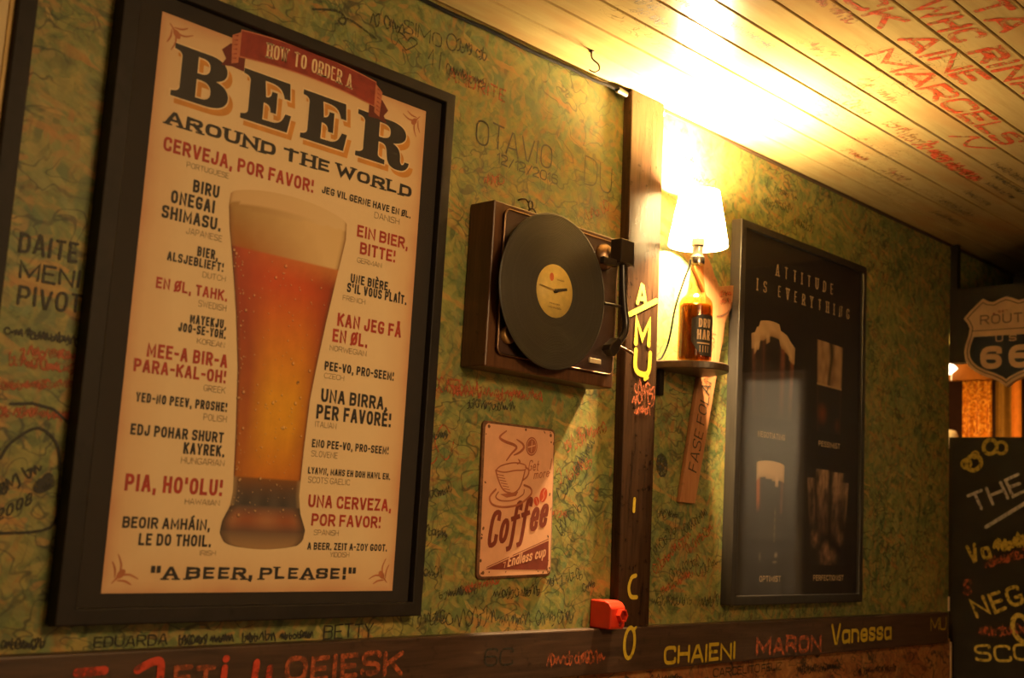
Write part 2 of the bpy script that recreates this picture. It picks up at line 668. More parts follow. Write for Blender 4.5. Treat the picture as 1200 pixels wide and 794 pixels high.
def interp(tab, z):
    if z <= tab[0][0]:
        return tab[0][1]
    for (a, x), (b, y) in zip(tab, tab[1:]):
        if z <= b:
            return x + (y - x) * (z - a) / (b - a)
    return tab[-1][1]
POSTER_TEXT=[
('CERVEJA, POR FAVOR!','red',0.0236,0.3003,1.8461,0.0220),
('PORTUGUESE','thin',0.0652,0.1392,1.8302,0.0089),
('BIRU','blk',0.0795,0.1252,1.7953,0.0196),
('ONEGAI','blk',0.0447,0.1200,1.7703,0.0202),
('SHIMASU.','blk',0.0323,0.1336,1.7451,0.0196),
('JAPANESE','thin',0.0752,0.1378,1.7291,0.0099),
('BIER,','blk',0.0975,0.1336,1.6993,0.0153),
('ALSJEBLIEFT!','blk',0.0484,0.1453,1.6831,0.0138),
('DUTCH','thin',0.1101,0.1508,1.6685,0.0092),
('EN ØL, TAHK.','red',0.0349,0.1566,1.6389,0.0169),
('SWEDISH','thin',0.1078,0.1567,1.6231,0.0100),
('MAYEKJU,','blk',0.0964,0.1597,1.5958,0.0141),
('JOO-SE-YOH.','blk',0.0783,0.1603,1.5808,0.0137),
('KOREAN','thin',0.1116,0.1603,1.5668,0.0086),
('MEE-A BIR-A','red',0.0316,0.1675,1.5364,0.0206),
('PARA-KAL-OH!','red',0.0133,0.1677,1.5126,0.0193),
('GREEK','thin',0.1304,0.1688,1.4970,0.0098),
('YED-NO PEEV, PROSHE!','blk',0.0219,0.1745,1.4694,0.0139),
('POLISH','thin',0.1351,0.1758,1.4532,0.0102),
('EDJ POHAR SHURT','blk',0.0186,0.1734,1.4215,0.0162),
('KAYREK.','blk',0.1065,0.1773,1.4007,0.0171),
('HUNGARIAN','thin',0.1042,0.1789,1.3863,0.0096),
("PIA, HO'OLU!",'red',0.0187,0.1797,1.3414,0.0247),
('HAWAIIAN','thin',0.1172,0.1768,1.3266,0.0086),
('BEOIR AMHÁIN,','blk',0.0213,0.1640,1.2891,0.0164),
('LE DO THOIL.','blk',0.0489,0.1683,1.2651,0.0173),
('IRISH','thin',0.1504,0.1782,1.2521,0.0076),
('JEG VIL GERNE HAVE EN ØL.','blk',0.3175,0.5145,1.8506,0.0122),
('DANISH','thin',0.4325,0.4897,1.8334,0.0111),
('EIN BIER,','red',0.3979,0.5133,1.7932,0.0208),
('BITTE!','red',0.4068,0.4866,1.7644,0.0211),
('GERMAN','thin',0.4023,0.4573,1.7488,0.0089),
('UNE BIÈRE,','blk',0.3920,0.4799,1.7116,0.0157),
("S'IL VOUS PLAÎT.",'blk',0.3859,0.5192,1.6945,0.0161),
('FRENCH','thin',0.3785,0.4271,1.6793,0.0087),
('KAN JEG FÅ','red',0.3710,0.5118,1.6340,0.0224),
('EN ØL.','red',0.3638,0.4386,1.6063,0.0223),
('NORWEGIAN','thin',0.3596,0.4381,1.5909,0.0095),
('PEE-VO, PRO-SEEM!','blk',0.3525,0.5029,1.5571,0.0150),
('CZECH','thin',0.3527,0.3946,1.5438,0.0089),
('UNA BIRRA,','blk',0.3503,0.4922,1.5042,0.0225),
('PER FAVORÉ!','blk',0.3433,0.5037,1.4758,0.0238),
('ITALIAN','thin',0.3427,0.3863,1.4621,0.0095),
('ENO PEE-VO, PRO-SEEM!','blk',0.3395,0.5030,1.4288,0.0132),
('SLOVENE','thin',0.3398,0.3937,1.4137,0.0100),
('LYAWN, MAHS EH DOH HAWL EH.','blk',0.3361,0.5108,1.3856,0.0109),
('SCOTS GAELIC','thin',0.3376,0.4237,1.3712,0.0099),
('UNA CERVEZA,','red',0.3416,0.5181,1.3318,0.0207),
('POR FAVOR!','red',0.3510,0.4970,1.3026,0.0197),
('SPANISH','thin',0.3576,0.4083,1.2877,0.0088),
('A BEER. ZEIT A-ZOY GOOT.','blk',0.3471,0.5151,1.2641,0.0118),
('YIDDISH','thin',0.3938,0.4341,1.2527,0.0084),
('AROUND THE WORLD','slab',0.0229,0.5131,1.8869,0.0235),
('"A BEER, PLEASE!"','slab2',0.0732,0.4506,1.2164,0.0200),
]
COFFEE={
'steam':[(0.8025, 1.4963), (0.7884, 1.4869), (0.786, 1.4809), (0.8012, 1.4756), (0.8256, 1.4713), (0.8327, 1.4657), (0.8192, 1.4534), (0.8072, 1.4402)],
'steam2':[(0.8325, 1.4823), (0.8496, 1.4754), (0.8533, 1.4673), (0.8418, 1.458), (0.8272, 1.4519)],
'steam3':[(0.8399, 1.4446), (0.8445, 1.4399), (0.8376, 1.4353)],
'cup':[(0.7795, 1.419), (0.7866, 1.404), (0.7986, 1.3876), (0.8122, 1.3801), (0.8302, 1.3786), (0.8446, 1.3868), (0.8537, 1.4018), (0.8605, 1.4243)],
'rim':[(0.7795, 1.419), (0.7933, 1.4289), (0.8284, 1.4371), (0.859, 1.4351), (0.8603, 1.4259), (0.8326, 1.4225), (0.8032, 1.4173), (0.7795, 1.419)],
'handle':[(0.8612, 1.431), (0.8715, 1.425), (0.8675, 1.413), (0.8547, 1.4048)],
'sau1':[(0.7825, 1.3835), (0.7675, 1.3685), (0.7762, 1.3548), (0.8087, 1.3514), (0.85, 1.3589), (0.8803, 1.3782), (0.8792, 1.3907), (0.8603, 1.3959)],
'sau2':[(0.7899, 1.379), (0.7837, 1.3693), (0.7988, 1.3632), (0.8313, 1.3655), (0.8576, 1.3771), (0.8611, 1.3868)],
'tri':[(0.7664, 1.234), (0.94, 1.2911), (0.942, 1.242), (0.9355, 1.2349)],
'triline':[(0.7707, 1.238), (0.9397, 1.2945)],
'cupbase':[(0.7949, 1.3752), (0.8131, 1.3695), (0.8396, 1.3741), (0.845, 1.3827), (0.8183, 1.378)],
}


# ------------------------------------------------------------------ materials
def osb_material(name, bases, flakes, ink=0.7, rough=0.55):
    """oriented strand board under paint: long flakes lying every way, marker scribbles over them"""
    t = NT(name)
    p = t.pos()
    sp = t.n('SeparateXYZ', None, i0=p)
    v = t.n('CombineXYZ', None, X=sp.outputs[0], Y=sp.outputs[2], Z=sp.outputs[1]).outputs[0]
    wob = t.n('TexNoise', None, Vector=v, Scale=7.0, Detail=4.0).outputs[1]
    vv = t.n('VectorMath', {'operation': 'MULTIPLY_ADD'}, i0=wob, i1=(0.06, 0.06, 0.0), i2=v).outputs[0]
    base = t.ramp(t.noise(vv, 8.0, 5.0, 0.65, 0.8), bases)
    fine = t.noise(t.mapping(t.mapping(vv, rot=(0, 0, 0.6)), scale=(1, 2.6, 1)), 45.0, 5.0, 0.7)
    mid = t.noise(t.mapping(vv, loc=(3, 7, 0)), 26.0, 4.0, 0.7)
    base = t.mix(t.step(mid, 0.50, 0.64), base, bases[-1][1])
    base = t.mix(t.step(mid, 0.46, 0.34), base, bases[0][1])
    col = t.mix(0.7, base, t.ramp(fine, [(0.25, (0.35, 0.35, 0.35)), (0.75, (1.3, 1.3, 1.3))]), 'MULTIPLY')
    hgt = fine
    # broad uneven coats of paint: some areas rolled darker green, some scuffed to yellow
    coat = t.noise(t.mapping(v, loc=(1.3, 5.1, 0)), 3.2, 4.0, 0.6, 0.5)
    col = t.mix(t.math('MULTIPLY', t.step(coat, 0.50, 0.36), 0.65), col, t.mix(0.6, bases[0][1], bases[1][1]))
    col = t.mix(t.math('MULTIPLY', t.step(coat, 0.54, 0.66), 0.45), col, bases[-1][1])
    rust = t.step(t.noise(t.mapping(v, loc=(9, 4, 0), rot=(0, 0, 0.5), scale=(1, 1.8, 1)), 7.0, 5.0, 0.65), 0.57, 0.68)
    col = t.mix(t.math('MULTIPLY', rust, 0.6), col, bases[-1][1] if len(bases) < 5 else (0.22, 0.09, 0.024))
    for k, (ang, sx, sy, thr, c0, c1) in enumerate(flakes):
        m = t.mapping(t.mapping(vv, rot=(0, 0, ang)), loc=(k * 3.7, k * 1.9, 0), scale=(sx, sy, 1))
        vo = t.n('TexVoronoi', {'voronoi_dimensions': '2D'}, Vector=m, Scale=1.0)
        cs = t.n('SeparateColor', None, i0=vo.outputs['Color'])
        mask = t.step(cs.outputs[0], thr, thr + 0.02)
        edge = t.step(vo.outputs['Distance'], 0.60, 0.36)
        mask = t.math('MULTIPLY', mask, edge)
        patch = t.step(t.noise(v, 2.6 + k * 0.8, 3.0), 0.38, 0.56)
        mask = t.math('MULTIPLY', mask, t.math('MULTIPLY', patch, 0.74))
        fc = t.mix(cs.outputs[1], c0, c1)
        fc = t.mix(0.35, fc, t.ramp(fine, [(0.3, (0.45, 0.45, 0.45)), (0.7, (1.2, 1.2, 1.2))]), 'MULTIPLY')
        col = t.mix(mask, col, fc)
    for (sc, sy, wd, lo, c, a) in ((18.0, 1.4, 0.015, 0.44, (0.018, 0.02, 0.012), 0.95), (27.0, 1.0, 0.016, 0.49, (0.02, 0.03, 0.025), 0.6), (13.0, 1.8, 0.013, 0.56, (0.16, 0.03, 0.012), 0.6)):
        nz = t.noise(t.mapping(v, loc=(sc, 2.0, 0), scale=(1, sy, 1)), sc, 1.5, 0.5, 0.6)
        line = t.step(t.math('ABSOLUTE', t.math('SUBTRACT', nz, 0.5)), wd * 1.6, wd * 0.5)
        area = t.step(t.noise(t.mapping(v, loc=(sc * 2, 0, 0)), 3.4, 2.0), lo, lo + 0.07)
        col = t.mix(t.math('MULTIPLY', t.math('MULTIPLY', line, area), a * ink), col, c)
    return t.done(t.bsdf(col, rough, 0.0, hgt, 0.35, 0.0015))


GREEN = [(0.30, (0.050, 0.075, 0.022)), (0.43, (0.14, 0.18, 0.050)), (0.53, (0.22, 0.25, 0.065)), (0.62, (0.16, 0.225, 0.085)), (0.74, (0.38, 0.30, 0.075))]
FL = [
    (0.15, 17, 42, 0.55, (0.26, 0.28, 0.08), (0.08, 0.12, 0.038)),
    (-0.70, 16, 44, 0.60, (0.44, 0.31, 0.075), (0.27, 0.28, 0.075)),
    (1.05, 19, 50, 0.62, (0.10, 0.16, 0.06), (0.34, 0.32, 0.10)),
    (1.75, 30, 80, 0.66, (0.34, 0.15, 0.038), (0.36, 0.25, 0.07)),
    (-1.25, 26, 70, 0.62, (0.05, 0.07, 0.024), (0.19, 0.25, 0.10)),
    (0.60, 38, 95, 0.66, (0.46, 0.34, 0.10), (0.09, 0.12, 0.035)),
    (-0.35, 42, 100, 0.70, (0.40, 0.19, 0.05), (0.24, 0.28, 0.09)),
    (0.30, 12, 80, 0.82, (0.52, 0.32, 0.085), (0.40, 0.17, 0.04)),
]
M_WALL = osb_material('green painted strand board', GREEN, FL)
ORANGE = [(0.28, (0.16, 0.045, 0.016)), (0.5, (0.36, 0.125, 0.034)), (0.75, (0.50, 0.24, 0.07))]
FL2 = [
    (0.15, 11, 44, 0.62, (0.52, 0.20, 0.06), (0.28, 0.09, 0.03)),
    (-0.65, 12, 52, 0.66, (0.58, 0.32, 0.10), (0.18, 0.06, 0.022)),
    (1.2, 13, 55, 0.72, (0.14, 0.06, 0.022), (0.50, 0.24, 0.06)),
]
M_LOWER = osb_material('rust painted strand board', ORANGE, FL2, 0.9)


def ceiling_material():
    t = NT('varnished cream ceiling boards')
    p = t.pos()
    nz = t.noise(t.mapping(p, scale=(0.5, 6, 1)), 9.0, 4.0, 0.6)
    c = t.ramp(nz, [(0.25, (0.52, 0.38, 0.15)), (0.55, (0.62, 0.47, 0.20)), (0.8, (0.68, 0.53, 0.24))])
    big = t.noise(t.mapping(p, scale=(1, 2.2, 1)), 3.0, 3.0, 0.6)
    c = t.mix(t.step(big, 0.50, 0.72), c, (0.58, 0.36, 0.14))
    # faint marker scribbles
    s = t.noise(t.mapping(p, scale=(1.6, 2.6, 1)), 17.0, 1.5, 0.5, 0.5)
    line = t.step(t.math('ABSOLUTE', t.math('SUBTRACT', s, 0.5)), 0.014, 0.004)
    area = t.step(t.noise(t.mapping(p, loc=(4, 1, 0), scale=(1, 2, 1)), 2.8, 2.0), 0.54, 0.62)
    c = t.mix(t.math('MULTIPLY', t.math('MULTIPLY', line, area), 0.6), c, (0.10, 0.075, 0.04))
    return t.done(t.bsdf(c, 0.22, 0.0, nz, 0.12, 0.001, Specular_IOR_Level=0.5))


M_CEIL = ceiling_material()
M_GROOVE = plain('shadowed board backing', (0.10, 0.07, 0.03), 0.8)


def wood(name, c0, c1, rough, grain=(14, 14, 1.2), scale=6.0, bump=0.25, **kw):
    t = NT(name)
    p = t.pos()
    g = t.noise(t.mapping(p, scale=grain), scale, 6.0, 0.65, 0.4)
    s = t.noise(p, 60.0, 3.0)
    c = t.ramp(g, [(0.3, c0), (0.7, c1)])
    c = t.mix(t.step(s, 0.62, 0.8), c, tuple(x * 0.6 for x in c0))
    return t.done(t.bsdf(c, rough, 0.0, g, bump, 0.001, **kw))


M_POST = wood('dark varnished post wood', (0.020, 0.010, 0.0055), (0.055, 0.027, 0.014), 0.24, (16, 16, 1.2), Specular_IOR_Level=0.3)
M_BEAM = wood('dark varnished rail wood', (0.032, 0.017, 0.011), (0.085, 0.045, 0.027), 0.42, (1.2, 16, 16))
M_CABINET = wood('walnut cabinet veneer', (0.055, 0.022, 0.009), (0.13, 0.055, 0.022), 0.38, (12, 12, 1.2))
M_PADDLE = wood('bare orange wood', (0.30, 0.12, 0.045), (0.42, 0.19, 0.075), 0.6, (14, 14, 1.5))
M_SHELF = wood('dark shelf wood', (0.05, 0.028, 0.014), (0.10, 0.058, 0.03), 0.4, (2, 12, 12))
M_DARKWOOD = wood('near black painted wood', (0.010, 0.0075, 0.005), (0.020, 0.014, 0.009), 0.6, (14, 14, 1.5), Specular_IOR_Level=0.12)
M_BLACKBOARD = plain('black chalkboard paint', (0.011, 0.009, 0.007), 0.7, 0.35, 14.0, Specular_IOR_Level=0.12)
M_FRAME = wood('black lacquered frame', (0.009, 0.0065, 0.0055), (0.018, 0.013, 0.011), 0.6, (3, 14, 3), bump=0.1, Specular_IOR_Level=0.3)
M_MAT = plain('dark brown mount board', (0.015, 0.010, 0.0075), 0.75)
M_PAPER = None


def paper_material():
    """cream poster stock with the reddish printed rim the poster has along its edges"""
    t = NT('cream poster paper')
    p = t.pos()
    sp = t.n('SeparateXYZ', None, i0=p)
    x, z = sp.outputs[0], sp.outputs[2]
    dx = t.math('MINIMUM', x, t.math('SUBTRACT', 0.534, x))
    dz = t.math('MINIMUM', z, t.math('SUBTRACT', 0.858, z))
    d = t.math('ADD', t.math('MINIMUM', dx, dz), t.math('MULTIPLY', t.noise(p, 12.0, 3.0), 0.03))
    c = t.ramp(t.step(d, 0.008, 0.085), [(0.0, (0.56, 0.27, 0.14)), (0.35, (0.68, 0.46, 0.25)), (1.0, (0.74, 0.56, 0.33))])
    c = t.mix(t.math('MULTIPLY', t.noise(p, 140.0, 4.0), 0.18), c, (0.52, 0.36, 0.2))
    return t.done(t.bsdf(c, 0.6))


M_PAPER = paper_material()
M_BLK = plain('black printing ink', (0.022, 0.018, 0.018), 0.6)
M_RED = plain('red printing ink', (0.36, 0.035, 0.022), 0.6, 0.2, 90.0)
M_THIN = plain('grey brown printing ink', (0.21, 0.145, 0.08), 0.6)
M_BANNER = plain('brick red ribbon print', (0.26, 0.028, 0.016), 0.6, 0.25, 60.0)
M_BANNER_D = plain('dark red ribbon fold print', (0.13, 0.014, 0.010), 0.6)
M_BANNER_L = plain('salmon ribbon edge print', (0.50, 0.16, 0.08), 0.6)
M_ORANGE = plain('orange letter shadow print', (0.58, 0.25, 0.045), 0.6)
M_CREAMINK = plain('cream printing ink', (0.74, 0.56, 0.33), 0.6)
M_INKPIC = printed('colour print')
M_PANE_BRIGHT = pane('picture glass', ior=1.62, rough=0.06)
M_PANE_MATT = pane('framing acrylic', ior=1.15, rough=0.10)
M_VINYL = plain('black vinyl', (0.024, 0.021, 0.018), 0.42, 0.2)
M_DECK = plain('dark brown turntable deck', (0.045, 0.020, 0.013), 0.45, 0.2)
M_EDGE = plain('tarnished metal trim', (0.30, 0.19, 0.12), 0.35, 0.2, metal=1.0)
M_ARM = plain('dark plastic tonearm', (0.02, 0.014, 0.011), 0.28, 0.2)
M_CHROME = plain('dull chrome', (0.55, 0.48, 0.40), 0.22, 0.1, metal=1.0)
M_LABEL = plain('yellow record label paper', (0.66, 0.47, 0.12), 0.6, 0.12, 70.0)
M_HANDINK = plain('black clock hand', (0.02, 0.012, 0.008), 0.5)
M_LABELRED = plain('red label print', (0.55, 0.13, 0.04), 0.6)
M_LABELTAN = plain('brown label print', (0.36, 0.24, 0.07), 0.6)
M_KNOB = plain('brushed copper knob', (0.50, 0.30, 0.12), 0.4, 0.2, metal=0.6)
M_IVORY = plain('ivory switch plastic', (0.75, 0.58, 0.36), 0.45)
M_TIN = plain('faded pink enamelled tin', (0.70, 0.36, 0.21), 0.48, 0.08, 25.0)
M_RUST = plain('rusty tin edge', (0.15, 0.06, 0.025), 0.75, 0.45, 90.0)
M_COFFEE = plain('maroon tin print', (0.20, 0.038, 0.022), 0.5, 0.2)
M_COFFEE2 = plain('red brown tin print', (0.36, 0.105, 0.05), 0.5, 0.2)
M_COFFEE3 = plain('bright red tin print', (0.46, 0.055, 0.02), 0.5, 0.2)
M_REDBOX = plain('red plastic', (0.62, 0.035, 0.012), 0.35, 0.08)
M_REDDARK = plain('dark red plastic recess', (0.24, 0.010, 0.006), 0.5, 0.1)
M_YELLOW = worn('yellow brush paint', (0.50, 0.35, 0.018), 0.30)
M_REDPAINT = worn('orange red brush paint', (0.66, 0.085, 0.02), 0.46, 46.0, (1, 1.5, 1))
M_REDBEAM = worn('red brush paint', (0.55, 0.05, 0.018), 0.40, 50.0)
M_REDFAINT = worn('faded red marker', (0.40, 0.09, 0.03), 0.47, 70.0)
M_INK = worn('black marker', (0.02, 0.018, 0.012), 0.36, 110.0)
M_INKPALE = worn('faded marker', (0.045, 0.045, 0.03), 0.45, 110.0)
M_CHALK = worn('grey white chalk', (0.55, 0.52, 0.44), 0.40, 120.0)
M_CHALKY = worn('yellow chalk paint', (0.58, 0.43, 0.06), 0.40, 90.0)
M_SIGN = plain('cream enamel', (0.74, 0.50, 0.27), 0.42, 0.12, 30.0)
M_SIGNBLK = plain('blue black enamel', (0.010, 0.010, 0.013), 0.6, Specular_IOR_Level=0.1)
M_SIGNBRN = plain('brown enamel line', (0.11, 0.05, 0.03), 0.45)
M_CABLE = plain('black rubber cable', (0.010, 0.008, 0.007), 0.85, Specular_IOR_Level=0.15)
M_TAPE = plain('silver tape', (0.5, 0.45, 0.38), 0.3, 0.3, metal=0.8)
M_STEEL = plain('dark steel', (0.09, 0.07, 0.05), 0.4, 0.2, metal=0.9)
M_WHITE = plain('white paint', (0.78, 0.74, 0.66), 0.45, 0.05)
M_FLOOR = wood('brown floor boards', (0.10, 0.05, 0.025), (0.18, 0.10, 0.05), 0.5, (1.2, 14, 1))
M_ROOM = plain('ochre room wall', (0.34, 0.22, 0.09), 0.7, 0.2, 6.0)


# ================================================================== SETTING
ZC = 2.2787          # ceiling
XE = 2.8156          # end wall
# --- main wall: board up to the end wall, above the next room it carries on as a lintel
mb = MB()
mb.box(-2.6, XE - 0.002, 0.0, 0.09, 0.0, ZC + 0.01)
mb.box(XE - 0.002, 4.1, 0.0, 0.09, 1.985, ZC + 0.01)
wall = struct(mb.build('wall_front', M_WALL))

# --- painted lower wall below the rail
mb = MB()
mb.box(-2.6, XE - 0.004, -0.006, 0.0, 0.0, 1.035)
low = struct(mb.build('trim_1', M_LOWER))

# --- post and rail (dark timber)
mb = MB()
b0, b1 = (1.1495, 1.2575), (1.1205, 1.2390)
vs = [(b0[0], -.024, 1.118), (b0[1], -.024, 1.118), (b0[1], 0, 1.118), (b0[0], 0, 1.118),
      (b1[0], -.024, ZC), (b1[1], -.024, ZC), (b1[1], 0, ZC), (b1[0], 0, ZC)]
mb.add(vs, [(0, 3, 2, 1), (4, 5, 6, 7), (0, 1, 5, 4), (2, 3, 7, 6), (0, 4, 7, 3), (1, 2, 6, 5)])
post = struct(mb.build('trim_2', M_POST, bevel=0.0025))
mb = MB()
mb.box(-2.6, 2.752, -.027, 0, 1.0275, 1.1185)
rail = struct(mb.build('trim_3', M_BEAM, bevel=0.003))

# --- ceiling: tongue and groove boards along the wall, open V between them
mb = MB()
y = 0.09
edges = [-0.005 - 0.083 * k for k in range(0, 42)]
mb.box(-2.6, 4.1, -3.5, 0.62, ZC + 0.008, ZC + 0.05, 1)
prev = 0.62
for e in edges:
    w_ = 0.0022
    # board with slightly dropped edges
    a, b = e + w_ / 2, prev - w_ / 2
    c = 0.0025
    sec = [(a, ZC + 0.009), (a, ZC + c), (a + c, ZC), (b - c, ZC), (b, ZC + c), (b, ZC + 0.009)]
    mb.prism(sec, -2.6, 4.1, 0, 'x')
    prev = e
ceil = struct(mb.build('ceiling', [M_CEIL, M_GROOVE]))

# --- end wall: header, black lower part, dark post, pale door further out
mb = MB()
mb.box(XE, XE + 0.04, -3.4, -0.0005, 1.893, 2.131)
mb.box(XE, XE + 0.04, -0.5, -0.0005, 0.0, 1.6558)
mb.box(XE, XE + 0.04, -0.565, -0.5, 0.0, 1.893)
mb.box(XE, XE + 0.04, -0.5, -0.30, 1.6558, 1.893)  # infill added at the unseen end of the opening, blocks back-room light
mb.box(XE, XE + 0.04, -3.4, -0.835, 0.0, 1.893)
mb.box(XE, XE + 0.04, -3.4, -0.30, 2.131, ZC)
endw = struct(mb.build('wall_right', M_DARKWOOD))
mb = MB()
mb.box(XE + 0.004, XE + 0.032, -0.592, -0.565, 0.0, 1.893)
mb.box(XE + 0.004, XE + 0.032, -0.835, -0.812, 0.0, 1.893)
mb.box(XE + 0.004, XE + 0.032, -0.812, -0.592, 0.0, 0.30)
mb.box(XE + 0.004, XE + 0.032, -0.812, -0.592, 1.862, 1.893)
door = struct(mb.build('door_1', M_WHITE, bevel=0.002))
t = NT('frosted door glass')
fg = t.n('BsdfTranslucent', None, Color=(0.8, 0.78, 0.72, 1)).outputs[0]
dg_ = t.n('BsdfDiffuse', None, Color=(0.7, 0.68, 0.62, 1)).outputs[0]
mb = MB(); mb.box(XE + 0.016, XE + 0.019, -0.812, -0.592, 0.30, 1.862)
mb.build('door_glass', t.done(t.n('MixShader', None, i0=0.25, i1=fg, i2=dg_).outputs[0]), door)
mb = MB()
mb.box(XE + 0.004, XE + 0.028, -0.024, -0.0005, 2.131, ZC - 0.001)
struct(mb.build('trim_4', M_DARKWOOD))
# pale corner strip, broken by the rail
mb = MB()
mb.box(XE - 0.006, XE - 0.0015, -0.0042, 0.0, 1.1187, 1.162)
mb.box(XE - 0.006, XE - 0.0015, -0.0125, -0.0065, 0.3, 1.026)
struct(mb.build('trim_5', M_IVORY))
# thin moulding along the ceiling, right of the post
mb = MB()
mb.box(1.262, 4.1, -0.006, 0.0, ZC - 0.007, ZC)
struct(mb.build('trim_6', M_BEAM))

# far panel closing the niche; unseen soffit and divider added to block back-room light
mb = MB()
mb.box(XE + 0.04, 3.36, -3.4, -0.0005, 2.10, 2.13)
mb.box(3.34, 3.36, -3.4, -0.0005, 2.13, ZC)
mb.box(XE + 0.04, 3.9, -0.45, -0.42, 0.0, 2.10)
struct(mb.build('wall_niche_baffles', M_DARKWOOD))

# --- rest of the room, out of the frame
mb = MB(); mb.box(-2.6, 4.1, -3.5, 0.62, -0.05, 0.0)
struct(mb.build('floor', M_FLOOR))
mb = MB(); mb.box(-2.6, 4.1, -3.5, -3.4, 0.0, ZC + 0.01)
struct(mb.build('wall_back', M_ROOM))
mb = MB(); mb.box(-2.7, -2.6, -3.5, 0.09, 0.0, ZC + 0.01)
struct(mb.build('wall_left', M_ROOM))
mb = MB()
mb.box(4.0, 4.1, -3.4, 0.62, 0.0, ZC)
mb.box(XE, 4.0, 0.52, 0.62, 0.0, ZC)
struct(mb.build('wall_far', plain('dark red room paint', (0.05, 0.012, 0.008), 0.7)))

# ------------------------------------------------------------------ writing on the setting
GY = -0.0012
f0 = on_y(GY)
mb = MB()
text(mb, 'OTAVIO', 0.678, 0.898, 2.040, 0.050, f0, 0.075, 'hand', jit=0.05)
text(mb, '12/12/2016', 0.738, 0.918, 2.013, 0.022, f0, 0.13, 'hand', jit=0.06)
text(mb, 'DU', 1.0, 1.093, 2.035, 0.062, f0, 0.05, 'hand', jit=0.05)
mb.build('graffiti', M_INK, wall)
mb = MB()
text(mb, 'DAITE', -0.165, -0.080, 1.654, 0.029, f0, 0.15, 'hand', jit=0.05)
text(mb, 'MENI', -0.160, -0.072, 1.619, 0.026, f0, 0.15, 'hand', jit=0.05)
text(mb, 'PIVOT', -0.158, -0.066, 1.583, 0.028, f0, 0.15, 'hand', jit=0.05)
ribbon(mb, smooth([(-0.155, 1.3743), (-0.143, 1.3963), (-0.1104, 1.4189), (-0.0827, 1.4037), (-0.0729, 1.3767), (-0.0701, 1.3356), (-0.0763, 1.2853), (-0.16, 1.2754)]), 0.004, f0, False, 'round')
ribbon(mb, smooth([(-0.155, 1.3743), (-0.17, 1.392), (-0.185, 1.392)]), 0.004, f0, False, 'round')
disc2(mb, -0.094, 1.342, 0.013, 0.010, f0, 0.5)
disc2(mb, -0.086, 1.348, 0.009, 0.012, on_y(-0.0015), 0.1)
scribble(mb, -0.16, 1.318, 0.075, 0.020, f0, 0.0028, 0.6)
text(mb, '2008', -0.150, -0.105, 1.290, 0.017, f0, 0.16, 'hand', jit=0.05, rise=0.6)
text(mb, 'EDUARDA', 0.006, 0.121, 1.1215, 0.016, f0, 0.14, 'hand', jit=0.05)
text(mb, 'BETTY', 0.406, 0.512, 1.119, 0.024, f0, 0.10, 'hand', jit=0.05)
for x, z, l, h in ((0.14, 1.121, 0.09, 0.014), (0.25, 1.121, 0.06, 0.016), (0.32, 1.122, 0.06, 0.012), (-0.125, 1.124, 0.055, 0.014), (-0.17, 1.54, 0.11, 0.015)):
    scribble(mb, x, z, l, h, f0, 0.0022)
ribbon(mb, [(-0.15, 1.448), (-0.12, 1.452), (-0.09, 1.447), (-0.064, 1.428)], 0.004, f0, False, 'round')
mb.build('graffiti', M_INK, wall)
mb = MB()
scribble(mb, 0.404, 2.182, 0.07, 0.026, f0, 0.003, 0.1)
text(mb, 'SIMO', 0.48, 0.575, 2.195, 0.026, f0, 0.10, 'hand', jit=0.06)
ribbon(mb, ell(0.60, 2.215, 0.013, 0.016), 0.003, f0, True)
scribble(mb, 0.615, 2.205, 0.07, 0.024, f0, 0.003, 0.05)
ribbon(mb, smooth([(0.49, 2.162), (0.468, 2.178), (0.47, 2.190), (0.486, 2.186), (0.49, 2.178), (0.50, 2.19), (0.515, 2.183), (0.49, 2.162)]), 0.0028, f0, False, 'round')
ribbon(mb, smooth([(0.28, 2.165), (0.33, 2.180), (0.35, 2.172), (0.345, 2.160), (0.335, 2.166), (0.36, 2.174), (0.42, 2.160)]), 0.004, f0, False, 'round')
ribbon(mb, [(0.545, 2.165), (0.555, 2.185), (0.556, 2.155)], 0.003, f0)
ribbon(mb, [(0.575, 2.185), (0.573, 2.150)], 0.003, f0)
